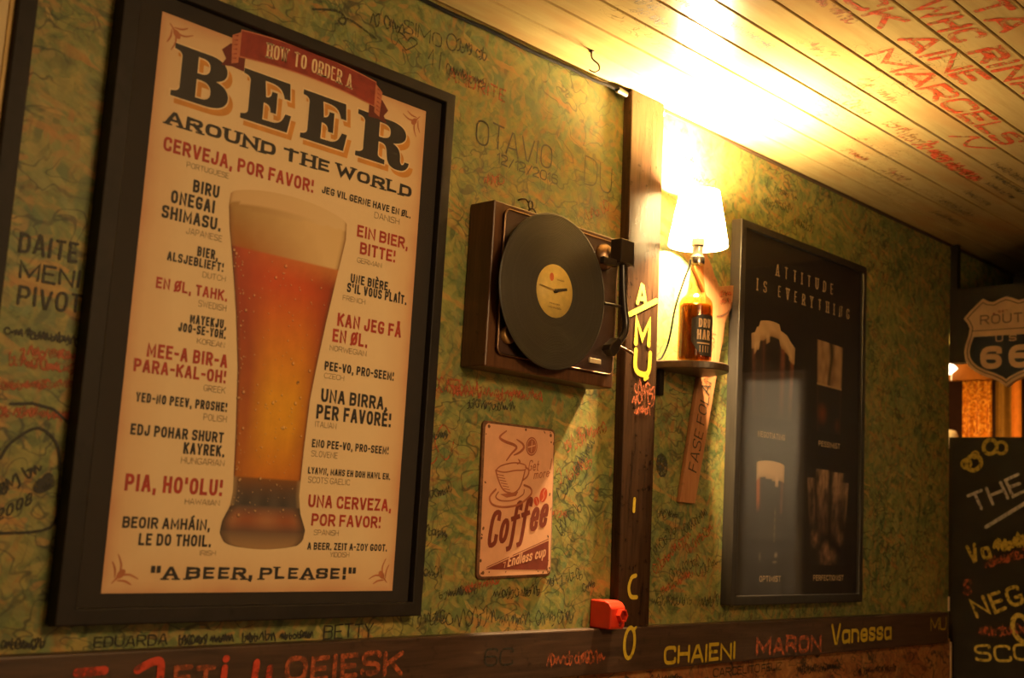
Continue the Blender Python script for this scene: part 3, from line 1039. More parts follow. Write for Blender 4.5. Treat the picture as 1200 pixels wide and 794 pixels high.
for x, z, l, h, a in ((0.59, 2.15, 0.10, 0.022, 0.05), (0.70, 1.531, 0.12, 0.018, 0.05), (0.60, 1.46, 0.05, 0.02, 0.2), (1.03, 1.43, 0.07, 0.03, 0.9), (0.98, 1.37, 0.09, 0.035, 0.9), (0.98, 1.30, 0.08, 0.03, 0.7), (1.06, 1.19, 0.04, 0.02, 0.3),
                      (0.61, 1.135, 0.08, 0.032, 0.0), (0.70, 1.130, 0.09, 0.034, 0.02), (0.82, 1.128, 0.08, 0.028, 0.0), (0.92, 1.128, 0.09, 0.032, 0.0), (0.66, 1.18, 0.09, 0.018, 0.1), (0.80, 1.18, 0.12, 0.022, 0.05), (0.95, 1.20, 0.10, 0.025, 0.15), (0.60, 1.22, 0.06, 0.02, 0.0), (0.61, 1.36, 0.05, 0.022, 0.1), (0.60, 1.30, 0.07, 0.018, -0.2),
                      (1.30, 2.17, 0.09, 0.018, 0.15), (1.36, 2.135, 0.10, 0.016, 0.12), (1.44, 2.14, 0.04, 0.05, -0.8), (1.26, 2.11, 0.03, 0.03, 0.9),
                      (1.29, 1.26, 0.10, 0.03, 0.6), (1.36, 1.21, 0.11, 0.03, 0.4), (1.30, 1.35, 0.07, 0.02, 0.0), (1.40, 1.31, 0.10, 0.024, 0.5), (1.46, 1.22, 0.07, 0.03, 0.3), (1.30, 1.16, 0.14, 0.024, 0.0), (1.47, 1.15, 0.08, 0.03, 0.1),
                      (1.70, 2.15, 0.12, 0.03, 0.1), (1.85, 2.13, 0.10, 0.03, 0.05), (1.75, 2.20, 0.10, 0.02, 0.0)):
    scribble(mb, x, z, l, h, f0, 0.0024, a)
disc2(mb, 1.312, 1.465, 0.022, 0.028, f0, 0.3, 9)
ribbon(mb, [(1.31, 1.30), (1.37, 1.305), (1.37, 1.37)], 0.0018, f0)
mb.build('graffiti', M_INKPALE, wall)
mb = MB()
text(mb, 'ANDRITE', 0.596, 0.752, 2.140, 0.026, f0, 0.16, 'hand', jit=0.08)
scribble(mb, 0.655, 1.548, 0.10, 0.030, f0, 0.004, 0.05)
scribble(mb, 0.77, 1.555, 0.13, 0.024, f0, 0.0035, 0.08)
text(mb, 'SA', 0.647, 0.715, 1.552, 0.028, f0, 0.12, 'hand', jit=0.05)
for x, z, l, h, a in ((0.97, 1.405, 0.10, 0.035, 0.4), (0.98, 1.47, 0.06, 0.03, 0.3), (1.02, 1.50, 0.08, 0.026, 0.2), (0.94, 1.345, 0.05, 0.02, -0.2), (1.30, 1.225, 0.15, 0.028, 0.55), (1.33, 1.18, 0.12, 0.022, 0.35), (1.42, 1.27, 0.10, 0.026, 0.5), (-0.16, 1.50, 0.09, 0.016, 0.0), (-0.17, 1.465, 0.10, 0.012, 0.15), (-0.165, 1.43, 0.06, 0.014, 0.1), (-0.1, 1.43, 0.03, 0.02, 0.1), (-0.145, 1.515, 0.07, 0.014, 0.05), (0.72, 1.19, 0.09, 0.02, 0.2), (0.60, 1.42, 0.03, 0.08, 0.1), (0.60, 1.55, 0.04, 0.03, 0.1), (0.71, 1.96, 0.05, 0.03, 0.3), (1.02, 1.96, 0.07, 0.03, 0.5)):
    scribble(mb, x, z, l, h, f0, 0.003, a)
mb.build('graffiti', M_REDFAINT, wall)

# on the post and the rail
fp = on_y(-0.0255)
mb = MB()
T_ = lambda s, a, b, z, h: text(mb, s, a, b, z, h, fp, 0.20, 'brush', jit=0.05)
T_('A', 1.163, 1.203, 1.802, 0.050)
ribbon(mb, [(1.143, 1.778), (1.185, 1.798), (1.236, 1.823)], 0.012, fp, False, 'round')
T_('M', 1.162, 1.222, 1.713, 0.066)
T_('U', 1.164, 1.226, 1.650, 0.062)
ribbon(mb, smooth([(1.202, 1.225), (1.188, 1.220), (1.180, 1.200), (1.188, 1.182), (1.208, 1.180)]), 0.009, fp, False, 'round')
ribbon(mb, [(1.186, 1.36), (1.187, 1.385)], 0.009, fp, False, 'round')
ribbon(mb, [(1.205, 1.645), (1.215, 1.65)], 0.009, fp, False, 'round')
mb.build('graffiti', M_YELLOW, post)
mb = MB()
for x, z, l, h in ((1.165, 1.585, 0.07, 0.04), (1.17, 1.61, 0.06, 0.03), (1.175, 1.565, 0.05, 0.02)):
    scribble(mb, x, z, l, h, fp, 0.004, 0.1)
mb.build('graffiti', M_REDFAINT, post)
fr = on_y(-0.0285)
mb = MB()
ribbon(mb, ell(1.1865, 1.0868, 0.017, 0.031, -0.08), 0.009, fr, True)
ribbon(mb, [(1.198, 1.112), (1.207, 1.118)], 0.006, fr, False, 'round')
text(mb, 'CHAIENI', 1.308, 1.588, 1.0345, 0.040, fr, 0.20, 'brush', jit=0.03)
text(mb, 'Vanessa', 2.035, 2.375, 1.050, 0.055, fr, 0.17, 'brush', jit=0.02)
text(mb, 'MU', 2.625, 2.735, 1.068, 0.038, fr, 0.12, 'brush', jit=0.03)
mb.build('graffiti', M_YELLOW, rail)
mb = MB()
text(mb, 'MARON', 1.675, 1.985, 1.036, 0.044, fr, 0.24, 'brush', jit=0.05)
mb.build('graffiti', M_REDFAINT, rail)
mb = MB()
disc2(mb, 0.2065, 1.1005, 0.0062, 0.0055, fr, 0.3)
ribbon(mb, [(0.2055, 1.087), (0.2045, 1.055)], 0.011, fr, False, 'round')
ribbon(mb, [(-0.028, 1.093), (0.012, 1.094)], 0.012, fr, False, 'round')
ribbon(mb, smooth([(0.062, 1.092), (0.085, 1.102), (0.098, 1.098), (0.098, 1.06)]), 0.012, fr, False, 'round')
ribbon(mb, [(0.262, 1.092), (0.258, 1.05)], 0.012, fr, False, 'round')
ribbon(mb, [(0.287, 1.083), (0.285, 1.05)], 0.011, fr, False, 'round')
mb.build('graffiti', M_REDBEAM, rail)
mb = MB()
text(mb, 'OEIESK', 0.315, 0.56, 1.058, 0.042, fr, 0.2, 'brush', jit=0.05)
text(mb, 'ET', 0.12, 0.19, 1.058, 0.036, fr, 0.22, 'brush', jit=0.04)
scribble(mb, 0.93, 1.052, 0.16, 0.026, fr, 0.004)
mb.build('graffiti', M_REDFAINT, rail)
mb = MB()
text(mb, '6C', 0.757, 0.835, 1.058, 0.034, fr, 0.12, 'hand', jit=0.05)
mb.build('graffiti', M_INK, rail)
mb = MB()
text(mb, 'CARCELITO FELIZ', 1.53, 1.83, 0.994, 0.020, on_y(-0.0072), 0.14, 'hand', jit=0.05)
for x, z, l in ((1.9, 0.98, 0.2), (2.2, 0.96, 0.25), (1.2, 0.99, 0.2)):
    scribble(mb, x, z, l, 0.022, on_y(-0.0072), 0.0024)
mb.build('graffiti', M_INK, low)

# on the ceiling boards
fc = on_ceil(ZC - 0.0008)
mb = MB()


def cw(s, x0, x1, b0_, b1_, t=0.2):
    text(mb, s, x0, x1, b0_, b1_ - b0_, fc, t, 'brush', jit=0.05)


cw('MARCELS', 1.235, 1.925, 0.513, 0.578)
cw('RICK', 0.86, 1.14, 0.597, 0.660)
cw('AINE', 1.20, 1.50, 0.598, 0.662)
cw('WHC', 1.08, 1.285, 0.676, 0.742)
cw('RINA', 1.335, 1.62, 0.676, 0.742, 0.26)
cw('TA', 1.13, 1.29, 0.760, 0.824)
ribbon(mb, smooth([(1.795, 0.446), (1.835, 0.494), (1.845, 0.470), (1.885, 0.448), (1.935, 0.494)]), 0.010, fc, False, 'round')
for x, y_, l, h in ((1.80, 0.353, 0.10, 0.05), (1.90, 0.345, 0.12, 0.045), (2.02, 0.345, 0.13, 0.042)):
    scribble(mb, x, y_, l, h, fc, 0.009)
mb.build('graffiti', M_REDPAINT, ceil)
mb = MB()
for x, y_, l, h in ((0.95, 0.56, 0.12, 0.03), (1.35, 0.43, 0.14, 0.045), (1.1, 0.44, 0.10, 0.04), (1.62, 0.36, 0.12, 0.04), (1.45, 0.35, 0.1, 0.04), (1.95, 0.19, 0.12, 0.04), (1.75, 0.19, 0.1, 0.03), (1.72, 0.35, 0.08, 0.04)):
    scribble(mb, x, y_, l, h, fc, 0.006)
mb.build('graffiti', worn('ghostly red paint', (0.52, 0.16, 0.05), 0.56, 60.0), ceil)
mb = MB()
for x, y_, l, h in ((0.72, 0.30, 0.10, 0.03), (0.80, 0.36, 0.12, 0.025), (0.80, 0.275, 0.10, 0.03), (0.95, 0.38, 0.14, 0.02), (2.05, 0.44, 0.18, 0.025), (2.15, 0.40, 0.20, 0.02), (2.2, 0.36, 0.18, 0.02), (2.25, 0.28, 0.16, 0.025), (2.3, 0.19, 0.2, 0.03), (2.4, 0.12, 0.2, 0.03)):
    scribble(mb, x, y_, l, h, fc, 0.0022)
mb.build('graffiti', M_INKPALE, ceil)


# ================================================================== THINGS
# ------------------------------------------------------------------ big beer poster
PX0, PX1, PZ0, PZ1 = 0.0, 0.534, 1.1975, 2.0557
bp = thing('framed_poster', 'large black framed cream poster with tall beer glass and foreign phrases', 'poster', (0, 0, PZ0))


def frame_ring(mb, o, i, y_back, y_front, y_in, mi=0, lip=0.0):
    """picture frame: outer rect o, inner rect i (x0,x1,z0,z1); mitred, front face then inner reveal"""
    ox0, ox1, oz0, oz1 = o
    ix0, ix1, iz0, iz1 = i
    O = [(ox0, oz0), (ox1, oz0), (ox1, oz1), (ox0, oz1)]
    I = [(ix0, iz0), (ix1, iz0), (ix1, iz1), (ix0, iz1)]
    vs = [(a, y_back, b) for a, b in O] + [(a, y_front, b) for a, b in O] + [(a, y_front, b) for a, b in I] + [(a, y_in, b) for a, b in I] + [(a, y_back, b) for a, b in I]
    fs = []
    for k in range(4):
        n = (k + 1) % 4
        fs += [(k, n, n + 4, k + 4), (k + 4, n + 4, n + 8, k + 8), (k + 8, n + 8, n + 12, k + 12), (k + 12, n + 12, n + 16, k + 16), (k + 16, n + 16, n, k)]
    mb.add(vs, fs, mi)


OUT = (-0.068, 0.593, 1.1555, 2.1015)
INN = (-0.040, 0.571, 1.1785, 2.0815)
mb = MB(); frame_ring(mb, OUT, INN, -0.0008, -0.031, -0.012)
mb.build('frame', M_FRAME, bp, bevel=0.002)
mb = MB(); mb.box(INN[0], INN[1], -0.017, -0.0015, INN[2], INN[3])
mb.build('mount_board', M_MAT, bp)
mb = MB(); mb.box(PX0, PX1, -0.0176, -0.017, PZ0, PZ1)
mb.build('paper', M_PAPER, bp)
PYI = -0.0180
fi = on_y(PYI)
mbs = {k: MB() for k in ('blk', 'red', 'thin', 'slab')}
for s, st, x0, x1, z, h in POSTER_TEXT:
    if st == 'blk':
        text(mbs['blk'], s, x0, x1, z, h, fi, 0.20, 'bold')
    elif st == 'red':
        text(mbs['red'], s, x0, x1, z, h, fi, 0.20, 'bold')
    elif st == 'thin':
        text(mbs['thin'], s, x0, x1, z, h, fi, 0.10, 'thin')
    elif st == 'slab':
        text(mbs['slab'], s, x0, x1, z, h * 0.96, fi, 0.33, 'slab', gap=0.20, space=0.5)
    else:
        text(mbs['slab'], s, x0, x1, z, h, fi, 0.33, 'slab', gap=0.22, space=0.5)
mbs['slab'].build('slab_lettering', M_BLK, bp)
mbs['blk'].build('black_lettering', M_BLK, bp)
mbs['red'].build('red_lettering', M_RED, bp)['label'] = 'red lettering'
mbs['thin'].build('language_captions', M_THIN, bp)


# headline letters, wood type style
def bez(p0, p1, p2, p3, n=8):
    out = []
    for k in range(n):
        t = k / n
        out.append(tuple((1 - t) ** 3 * a + 3 * (1 - t) ** 2 * t * b + 3 * (1 - t) * t * t * c + t ** 3 * d for a, b, c, d in zip(p0, p1, p2, p3)))
    return out


def serif_left():
    return [(0, 1), (0, .90)] + bez((0, .90), (.08, .89), (.13, .87), (.14, .80)) + [(.14, .80), (.14, .20)] + bez((.14, .20), (.13, .13), (.08, .11), (0, .10)) + [(0, .10), (0, 0)]


LET = {
    'B': [serif_left() + bez((.60, 0), (.85, .0), (1.0, .10), (1.0, .27)) + bez((1.0, .27), (1.0, .42), (.90, .50), (.76, .53)) + bez((.76, .53), (.88, .57), (.95, .64), (.95, .75)) + bez((.95, .75), (.95, .92), (.82, 1.0), (.58, 1.0)),
          [(.42, .11)] + bez((.50, .11), (.64, .11), (.68, .18), (.68, .28)) + bez((.68, .28), (.68, .40), (.62, .46), (.50, .46)) + [(.42, .46)],
          [(.42, .58)] + bez((.48, .58), (.60, .58), (.64, .65), (.64, .74)) + bez((.64, .74), (.64, .85), (.58, .89), (.48, .89)) + [(.42, .89)]],
    'E': [serif_left() + [(.94, 0), (1.0, .36), (.88, .36)] + bez((.88, .36), (.83, .18), (.76, .12), (.60, .11)) + [(.43, .11), (.43, .45)] + bez((.43, .45), (.54, .45), (.57, .40), (.58, .32)) + [(.58, .30), (.69, .30), (.69, .72), (.58, .72)] + bez((.58, .70), (.57, .61), (.54, .57), (.43, .57)) + [(.43, .89)] + bez((.56, .89), (.74, .88), (.80, .80), (.84, .66)) + [(.84, .66), (.96, .66), (.93, 1)]],
    'R': [serif_left() + [(.56, 0), (.56, .10)] + bez((.56, .10), (.47, .11), (.42, .13), (.42, .20)) + [(.42, .46)] + bez((.46, .46), (.60, .46), (.58, .30), (.60, .18)) + bez((.60, .18), (.62, .02), (.70, -.03), (.82, -.03)) + bez((.82, -.03), (.95, -.03), (1.03, .05), (1.04, .19)) + [(1.04, .19), (.95, .19)] + bez((.95, .17), (.92, .08), (.87, .10), (.86, .20)) + bez((.86, .20), (.86, .36), (.84, .47), (.70, .52)) + bez((.70, .52), (.86, .55), (.95, .64), (.95, .76)) + bez((.95, .76), (.95, .92), (.82, 1.0), (.58, 1.0)),
          [(.42, .57)] + bez((.47, .57), (.59, .57), (.64, .63), (.64, .73)) + bez((.64, .73), (.64, .84), (.59, .89), (.47, .89)) + [(.42, .89)]],
}
HEAD = (('B', 0.0262, 0.1245), ('E', 0.1490, 0.2440), ('E', 0.2645, 0.3600), ('R', 0.3800, 0.4970))
mb_o, mb_c, mb_k = MB(), MB(), MB()
for ch, x0, x1 in HEAD:
    z0, hh = 1.9325, 0.0825
    lo = [[(x0 + a * (x1 - x0), z0 + b * hh) for a, b in lp] for lp in LET[ch]]
    sh = [[(a + 0.0085, b - 0.0085) for a, b in lp] for lp in lo]
    fill_curve(mb_o, sh, on_y(-0.01785), 0.0016)
    fill_curve(mb_c, lo, on_y(-0.01795), 0.0024)
    fill_curve(mb_k, lo, on_y(-0.01805), 0.0)
mb_o.build('headline_shadow', M_ORANGE, bp)['label'] = 'orange letter shadow'
mb_c.build('headline_outline', M_CREAMINK, bp)
mb_k.build('headline_lettering', M_BLK, bp)

# ribbon over the headline
BCX = 0.2755


def ban(u, v):       # u along -1..1, v 0..1 up
    x = BCX + u * 0.139
    return x, 2.0305 + 0.0090 * (1 - u * u) + v * 0.042 - 0.0095 * abs(u) ** 1.0 * 0 - 0.0


def bancol(mb, u0, u1, v0, v1, y, mi, n=24):
    vs = []
    for i in range(n + 1):
        u = u0 + (u1 - u0) * i / n
        for v in (v0, v1):
            a, b = ban(u, v)
            vs.append((a, y, b))
    mb.add(vs, [(2 * i, 2 * i + 2, 2 * i + 3, 2 * i + 1) for i in range(n)], mi)


mb = MB()
for s in (-1, 1):     # tails and folds
    e = BCX + s * 0.139
    tail = [(e - s * 0.012, 2.008), (e + s * 0.010, 2.010), (e + s * 0.030, 2.006), (e + s * 0.022, 2.019), (e + s * 0.031, 2.031), (e + s * 0.016, 2.046), (e - s * 0.012, 2.046)]
    mb.add([(a, -0.01812, b) for a, b in tail], [tuple(range(len(tail)))], 1)
    fold = [(e, 2.019), (e + s * 0.012, 2.014), (e + s * 0.015, 2.060), (e, 2.070)]
    mb.add([(a, -0.01822, b) for a, b in fold], [(0, 1, 2, 3)], 2)
    for q in range(6):
        zz = 2.024 + q * 0.0075
        mb.add([(e + s * 0.004, -0.01828, zz), (e + s * 0.014, -0.01828, zz - 0.002), (e + s * 0.004, -0.01828, zz + 0.0025)], [(0, 1, 2)], 0)
bancol(mb, -1, 1, -0.05, 1.05, -0.0183, 2)
bancol(mb, -0.99, 0.99, 0.0, 1.0, -0.0184, 0)
mb.build('ribbon_banner', [M_BANNER, M_BANNER_D, M_BANNER_L], bp)
mb = MB()


def banfn(a, b):
    u = (a - BCX) / 0.139
    p = ban(u, b)
    return (a, -0.0185, p[1])


text(mb, 'HOW TO ORDER A', BCX - 0.090, BCX + 0.086, 0.22, 0.60, lambda a, b: banfn(a, b), 0.18) if False else None
tmp = MB()
text(tmp, 'HOW TO ORDER A', BCX - 0.089, BCX + 0.086, 0.0, 0.0255, on_y(0), 0.17, 'slab', gap=0.10, space=0.55)
mb.add([banfn(x, 0.20 + z / 0.042) for x, y, z in tmp.v], tmp.f)
mb.build('banner_lettering', M_CREAMINK, bp)

# printed corner flourishes
mb = MB()
for cx, cz, sx, sz in ((0.014, PZ0 + 0.014, 1, 1), (0.52, PZ0 + 0.014, -1, 1), (0.014, PZ1 - 0.014, 1, -1), (0.52, PZ1 - 0.014, -1, -1)):
    for p in ([(0, 0), (0.010, 0.012), (0.012, 0.026), (0.006, 0.040)], [(0, 0), (0.012, 0.010), (0.026, 0.012), (0.040, 0.006)], [(0.008, 0.004), (0.020, 0.003), (0.030, -0.002)], [(0.004, 0.008), (0.003, 0.020), (-0.002, 0.030)]):
        ribbon(mb, smooth([(cx + sx * a, cz + sz * b) for a, b in p]), 0.003, fi, False, 'round', taper=True)
    disc2(mb, cx + sx * 0.013, cz + sz * 0.013, 0.008, 0.005, fi, PI / 4 * sx * sz)
mb.build('corner_ornaments', plain('faint red ornament print', (0.42, 0.14, 0.06), 0.6), bp)

# printed beer glass
from mathutils import noise as NZ
GLEFT = [(1.266, .214), (1.270, .196), (1.2733, .190), (1.286, .1815), (1.3047, .184), (1.3276, .1955), (1.35, .1985), (1.3691, .1975), (1.4449, .1936), (1.5421, .1863), (1.6256, .1745), (1.7088, .159), (1.7555, .149), (1.789, .1445), (1.8094, .1455)]
GRIGHT = [(1.266, .305), (1.270, .328), (1.2785, .337), (1.2943, .340), (1.3215, .3276), (1.3489, .3226), (1.4246, .3244), (1.5056, .3286), (1.5616, .3362), (1.6424, .3492), (1.7297, .3652), (1.7807, .3750), (1.8094, .3745)]


def gpos(u, v):
    zt = 1.8094
    z = 1.266 + (zt - 1.266) * v
    x = lerp(interp(GLEFT, z), interp(GRIGHT, z), u)
    s = math.sin(PI * u)
    top = 0.021 * (max(0, s) ** 0.6) * max(0.0, (v - 0.9) / 0.1)
    bot = -0.003 * s * max(0.0, 1 - v / 0.05)
    return (x, -0.0181, z + top + bot)


def gcol(u, v):
    x, _, z = gpos(u, v)
    n = 0.05 * NZ.noise((x * 60, z * 45, 2.0)) + 0.03 * NZ.noise((x * 260, z * 200, 5.0))
    e = min(u, 1 - u)
    if z > 1.79 + 0.008 * u:            # rim foam
        c = cmix((.60, .40, .19), (.68, .50, .27), u + n)
        c = cmix((.40, .22, .08), c, e / 0.025)
        if z < 1.797 + 0.008 * u and u < 0.75:
            c = cmix((.36, .20, .05), c, u / 0.75)
        return c
    zf = 1.729
    if z > zf:                           # head: golden brown at the left turning cream
        t = (z - zf) / 0.06
        left = cmix((.36, .12, .012), (.34, .19, .04), t)
        c = cmix(left, (.66, .46, .22), (u - 0.05) / 0.75 + n + 0.25 * (t - 0.5))
        return cmix((.22, .09, .02), c, e / 0.03)
    if z > 1.372:                        # beer
        t = (z - 1.372) / (zf - 1.372)
        mid = cmix((.66, .30, .006), (.56, .075, .007), (t - 0.36) / 0.5)
        mid = cmix((.52, .16, .006), mid, t / 0.22)
        edge = cmix((.40, .12, .006), (.30, .035, .004), t * 1.4)
        centre = 0.54 + 0.06 * math.sin(t * 4)
        d = abs(u - centre) / 0.5
        c = cmix(mid, edge, (d - 0.35) / 0.55)
        c = cmix(c, (.42, .045, .006), max(0, (t - 0.62)) * 2.2 * (0.8 - u))
        c = cmix((.12, .03, .006), c, e / 0.04)
        if t > 0.9:
            c = cmix(c, (.55, .20, .05), (t - 0.9) / 0.1 * u)
        return tuple(k * (1 + n * 2) for k in c)
    if z > 1.328:                        # thick dark glass under the beer
        t = (z - 1.328) / 0.044
        c = cmix((.045, .036, .034), (.20, .07, .01), t * t)
        k = math.sin(u * 23) * 0.5 + 0.5
        c = cmix(c, (.16, .12, .08), 0.35 * k * (1 - t))
        return cmix((.30, .20, .10), c, e / 0.07)
    if z > 1.288:
        t = abs(z - 1.308) / 0.02
        c = cmix((.30, .085, .03), (.12, .07, .05), t)
        c = cmix(c, (.44, .22, .10), 0.5 * (0.5 + 0.5 * math.sin(u * 13 + 1)) * (1 - t))
        return cmix((.05, .035, .025), c, e / 0.12)
    t = (z - 1.266) / 0.022
    c = cmix((.34, .20, .09), (.17, .10, .06), t)
    return cmix((.10, .06, .035), c, e / 0.10)


mb = MB()
grid(mb, 150, 44, gpos, gcol)
mb.build('beer_glass_print', M_INKPIC, bp, recalc=False)
mb = MB(); mb.c = []
rnd = random.Random(3)
for k in range(230):
    v = rnd.uniform(0.08, 0.84)
    u = rnd.choice([rnd.uniform(0.04, 0.96), rnd.uniform(0.0, 0.1), rnd.uniform(0.25, 0.8)])
    x, _, z = gpos(u, v)
    r = rnd.uniform(0.0008, 0.0018) * (1.7 if rnd.random() < 0.15 else 1)
    base = gcol(u, v)
    lite = cmix(base, (.80, .52, .22), 0.45)
    dark = tuple(c * 0.45 for c in base)
    for (dx, dz, rr, col, yy) in ((0, 0, r, dark, -0.01825), (r * 0.25, r * 0.3, r * 0.72, lite, -0.01835)):
        vs = [(x + dx + rr * math.cos(2 * PI * q / 8), yy, z + dz + rr * 1.1 * math.sin(2 * PI * q / 8)) for q in range(8)]
        mb.c += [col] * 8
        mb.add(vs, [tuple(range(8))])
mb.build('printed_droplets', M_INKPIC, bp, recalc=False)
mb = MB(); mb.box(INN[0], INN[1], -0.0222, -0.0207, INN[2], INN[3])
mb.build('glass_pane', M_PANE_MATT, bp)['label'] = 'clear glass pane'

# ------------------------------------------------------------------ picture at the left edge
lp = thing('framed_picture', 'black framed cream picture cut off by the left edge of the photo', 'picture', (-0.5, 0, 1.13))
mb = MB(); frame_ring(mb, (-0.90, -0.190, 1.13, 2.09), (-0.872, -0.2165, 1.158, 2.062), -0.0008, -0.031, -0.012)
mb.build('frame', M_FRAME, lp, bevel=0.002)
mb = MB(); mb.box(-0.872, -0.2165, -0.018, -0.0015, 1.158, 2.062)
mb.build('paper', plain('pale cream paper', (0.66, 0.52, 0.28), 0.6, 0.06, 8.0), lp)
mb = MB()
frame_ring(mb, (-0.8715, -0.217, 1.1585, 2.0615), (-0.866, -0.2235, 1.164, 2.055), -0.018, -0.021, -0.018)
mb.build('inner_bevel', plain('yellow bevel edge', (0.55, 0.36, 0.10), 0.5), lp)
mb = MB()
ribbon(mb, ell(-0.262, 1.985, 0.022, 0.022), 0.007, on_y(-0.0185), True)
mb.build('red_ring_print', M_BANNER_L, lp)

# ------------------------------------------------------------------ record player clock
tt = thing('turntable_clock', 'brown wooden turntable made into a wall clock with black record', 'clock', (0.86, 0, 1.604))
BX0, BX1, BZ0, BZ1, BY = 0.6755, 1.046, 1.604, 1.917, -0.066
mb = MB(); mb.box(BX0, BX1, BY, -0.001, BZ0, BZ1)
mb.build('cabinet', M_CABINET, tt, bevel=0.003)


def rrect(x0, x1, z0, z1, r, n=6):
    out = []
    for cx, cz, a in ((x1 - r, z0 + r, -PI / 2), (x1 - r, z1 - r, 0), (x0 + r, z1 - r, PI / 2), (x0 + r, z0 + r, PI)):
        for k in range(n + 1):
            t = a + PI / 2 * k / n
            out.append((cx + r * math.cos(t), cz + r * math.sin(t)))
    return out


DK = (0.699, 1.036, 1.630, 1.904)
mb = MB(); mb.prism(rrect(*DK, 0.014), BY - 0.007, BY - 0.0002)
mb.build('deck_plate', M_DECK, tt, bevel=0.0012)
mb = MB()
r_ = rrect(*DK, 0.014)
mb.tube([(a, BY - 0.0066, b) for a, b in r_], 0.0020, 8, closed=True)
mb.build('deck_trim', M_EDGE, tt)['label'] = 'tarnished metal rim'
RX, RZ, RY = 0.8215, 1.7655, -0.0950
mb = MB()
mb.lathe([(0.115, BY - 0.0072), (0.120, BY - 0.012), (0.120, RY + 0.0065), (0.112, RY + 0.0035), (0.0, RY + 0.003)], RX, RZ, 48, axis='y')
mb.build('platter', M_DECK, tt)
t = NT('grooved black vinyl')
sp = t.n('SeparateXYZ', None, i0=t.mapping(t.pos(), loc=(-(RX - 0.86), 0, -(RZ - 1.604))))
rad = t.math('SQRT', t.math('ADD', t.math('MULTIPLY', sp.outputs[0], sp.outputs[0]), t.math('MULTIPLY', sp.outputs[2], sp.outputs[2])))
gro = t.math('SINE', t.math('MULTIPLY', rad, 2600.0))
rings = t.noise(t.n('CombineXYZ', None, X=rad).outputs[0], 160.0, 2.0)
M_GROOVES = t.done(t.bsdf(t.ramp(rings, [(0.3, (0.022, 0.019, 0.014)), (0.7, (0.038, 0.034, 0.025))]), 0.40, 0.0, gro, 0.35, 0.0004))
mb = MB()
mb.lathe([(0.0, RY + 0.0028), (0.148, RY + 0.0028), (0.1512, RY + 0.001), (0.1512, RY - 0.0005), (0.1485, RY - 0.0015), (0.052, RY - 0.0010), (0.0, RY - 0.0010)], RX, RZ, 96, axis='y', sm=False)
rec = mb.build('record', M_GROOVES, tt)
mb = MB(); mb.lathe([(0.0515, RY - 0.0011), (0.0515, RY - 0.0017), (0.0, RY - 0.0017)], RX, RZ, 48, axis='y')
lab = mb.build('record_label', M_LABEL, rec)
lab['label'] = 'yellow paper label'
fl = on_y(RY - 0.0021)
mb = MB()
disc2(mb, RX - 0.011, RZ + 0.026, 0.006, 0.008, fl)
mb.build('label_mark', M_LABELRED, rec)
mb = MB()
scribble(mb, RX - 0.018, RZ - 0.034, 0.036, 0.004, fl, 0.0007)
scribble(mb, RX - 0.014, RZ - 0.026, 0.028, 0.003, fl, 0.0006)
scribble(mb, RX + 0.004, RZ + 0.022, 0.02, 0.003, fl, 0.0006)
mb.build('label_print', M_LABELTAN, rec)
# hands
mb = MB(); mb.lathe([(0.004, RY - 0.0018), (0.004, RY - 0.007), (0.0, RY - 0.007)], RX, RZ, 16, axis='y')
mb.build('hand_spindle', M_HANDINK, tt)
mb = MB(); fh = on_y(RY - 0.0060)
mb.prism([(RX - 0.004, RZ - 0.0032), (RX + 0.031, RZ + 0.0052), (RX + 0.030, RZ + 0.0102), (RX - 0.005, RZ + 0.0030)], RY - 0.0062, RY - 0.0054)
mb.build('hour_hand', M_HANDINK, tt)
mb = MB()
mb.prism([(RX + 0.004, RZ - 0.0016), (RX - 0.046, RZ + 0.0046), (RX - 0.046, RZ + 0.0060), (RX + 0.004, RZ + 0.0016)], RY - 0.0051, RY - 0.0046)
mb.build('minute_hand', M_LABELTAN, tt)
# controls
mb = MB(); mb.lathe([(0.0165, BY - 0.0072), (0.0165, BY - 0.014), (0.014, BY - 0.017), (0.0, BY - 0.017)], 0.7215, 1.667, 32, axis='y')
mb.build('knob', M_KNOB, tt)['label'] = 'round copper knob'
mb = MB(); mb.box(0.957, 0.992, BY - 0.012, BY - 0.0072, 1.6465, 1.6565)
mb.build('switch', M_IVORY, tt, bevel=0.001)['label'] = 'ivory slide switch'
# tonearm
AY = -0.106
mb = MB(); mb.lathe([(0.027, BY - 0.0072), (0.027, BY - 0.013), (0.022, BY - 0.016), (0.020, BY - 0.024), (0.0, BY - 0.024)], 0.990, 1.868, 32, axis='y')
mb.build('tonearm_base', M_EDGE, tt)
arm = MB()
arm.box(0.986, 1.030, AY - 0.016, AY + 0.012, 1.852, 1.902)
arm.box(0.946, 0.990, AY - 0.006, AY + 0.006, 1.843, 1.858)
arm.lathe([(0.012, BY - 0.024), (0.012, AY)], 1.004, 1.868, 16, axis='y')
armo = arm.build('tonearm', M_ARM, tt, bevel=0.002)
mb = MB()
mb.tube(smooth([(1.012, AY, 1.855), (1.016, AY, 1.81), (1.022, AY - 0.001, 1.765), (1.027, AY - 0.003, 1.735), (1.022, AY - 0.004, 1.712), (1.008, AY - 0.003, 1.694), (1.000, AY - 0.002, 1.688)]), 0.0075, 12)
mb.build('arm_tube', M_ARM, armo)
mb = MB()
hs = [(1.005, 1.694), (0.994, 1.700), (0.970, 1.682), (0.966, 1.672), (0.984, 1.660), (1.000, 1.676)]
mb.prism(hs, AY - 0.014, AY + 0.008)
mb.build('headshell', M_ARM, armo, bevel=0.002)
mb = MB(); mb.tube([(0.998, AY - 0.014, 1.682), (1.012, AY - 0.019, 1.677), (1.030, AY - 0.021, 1.671)], 0.0028, 8)
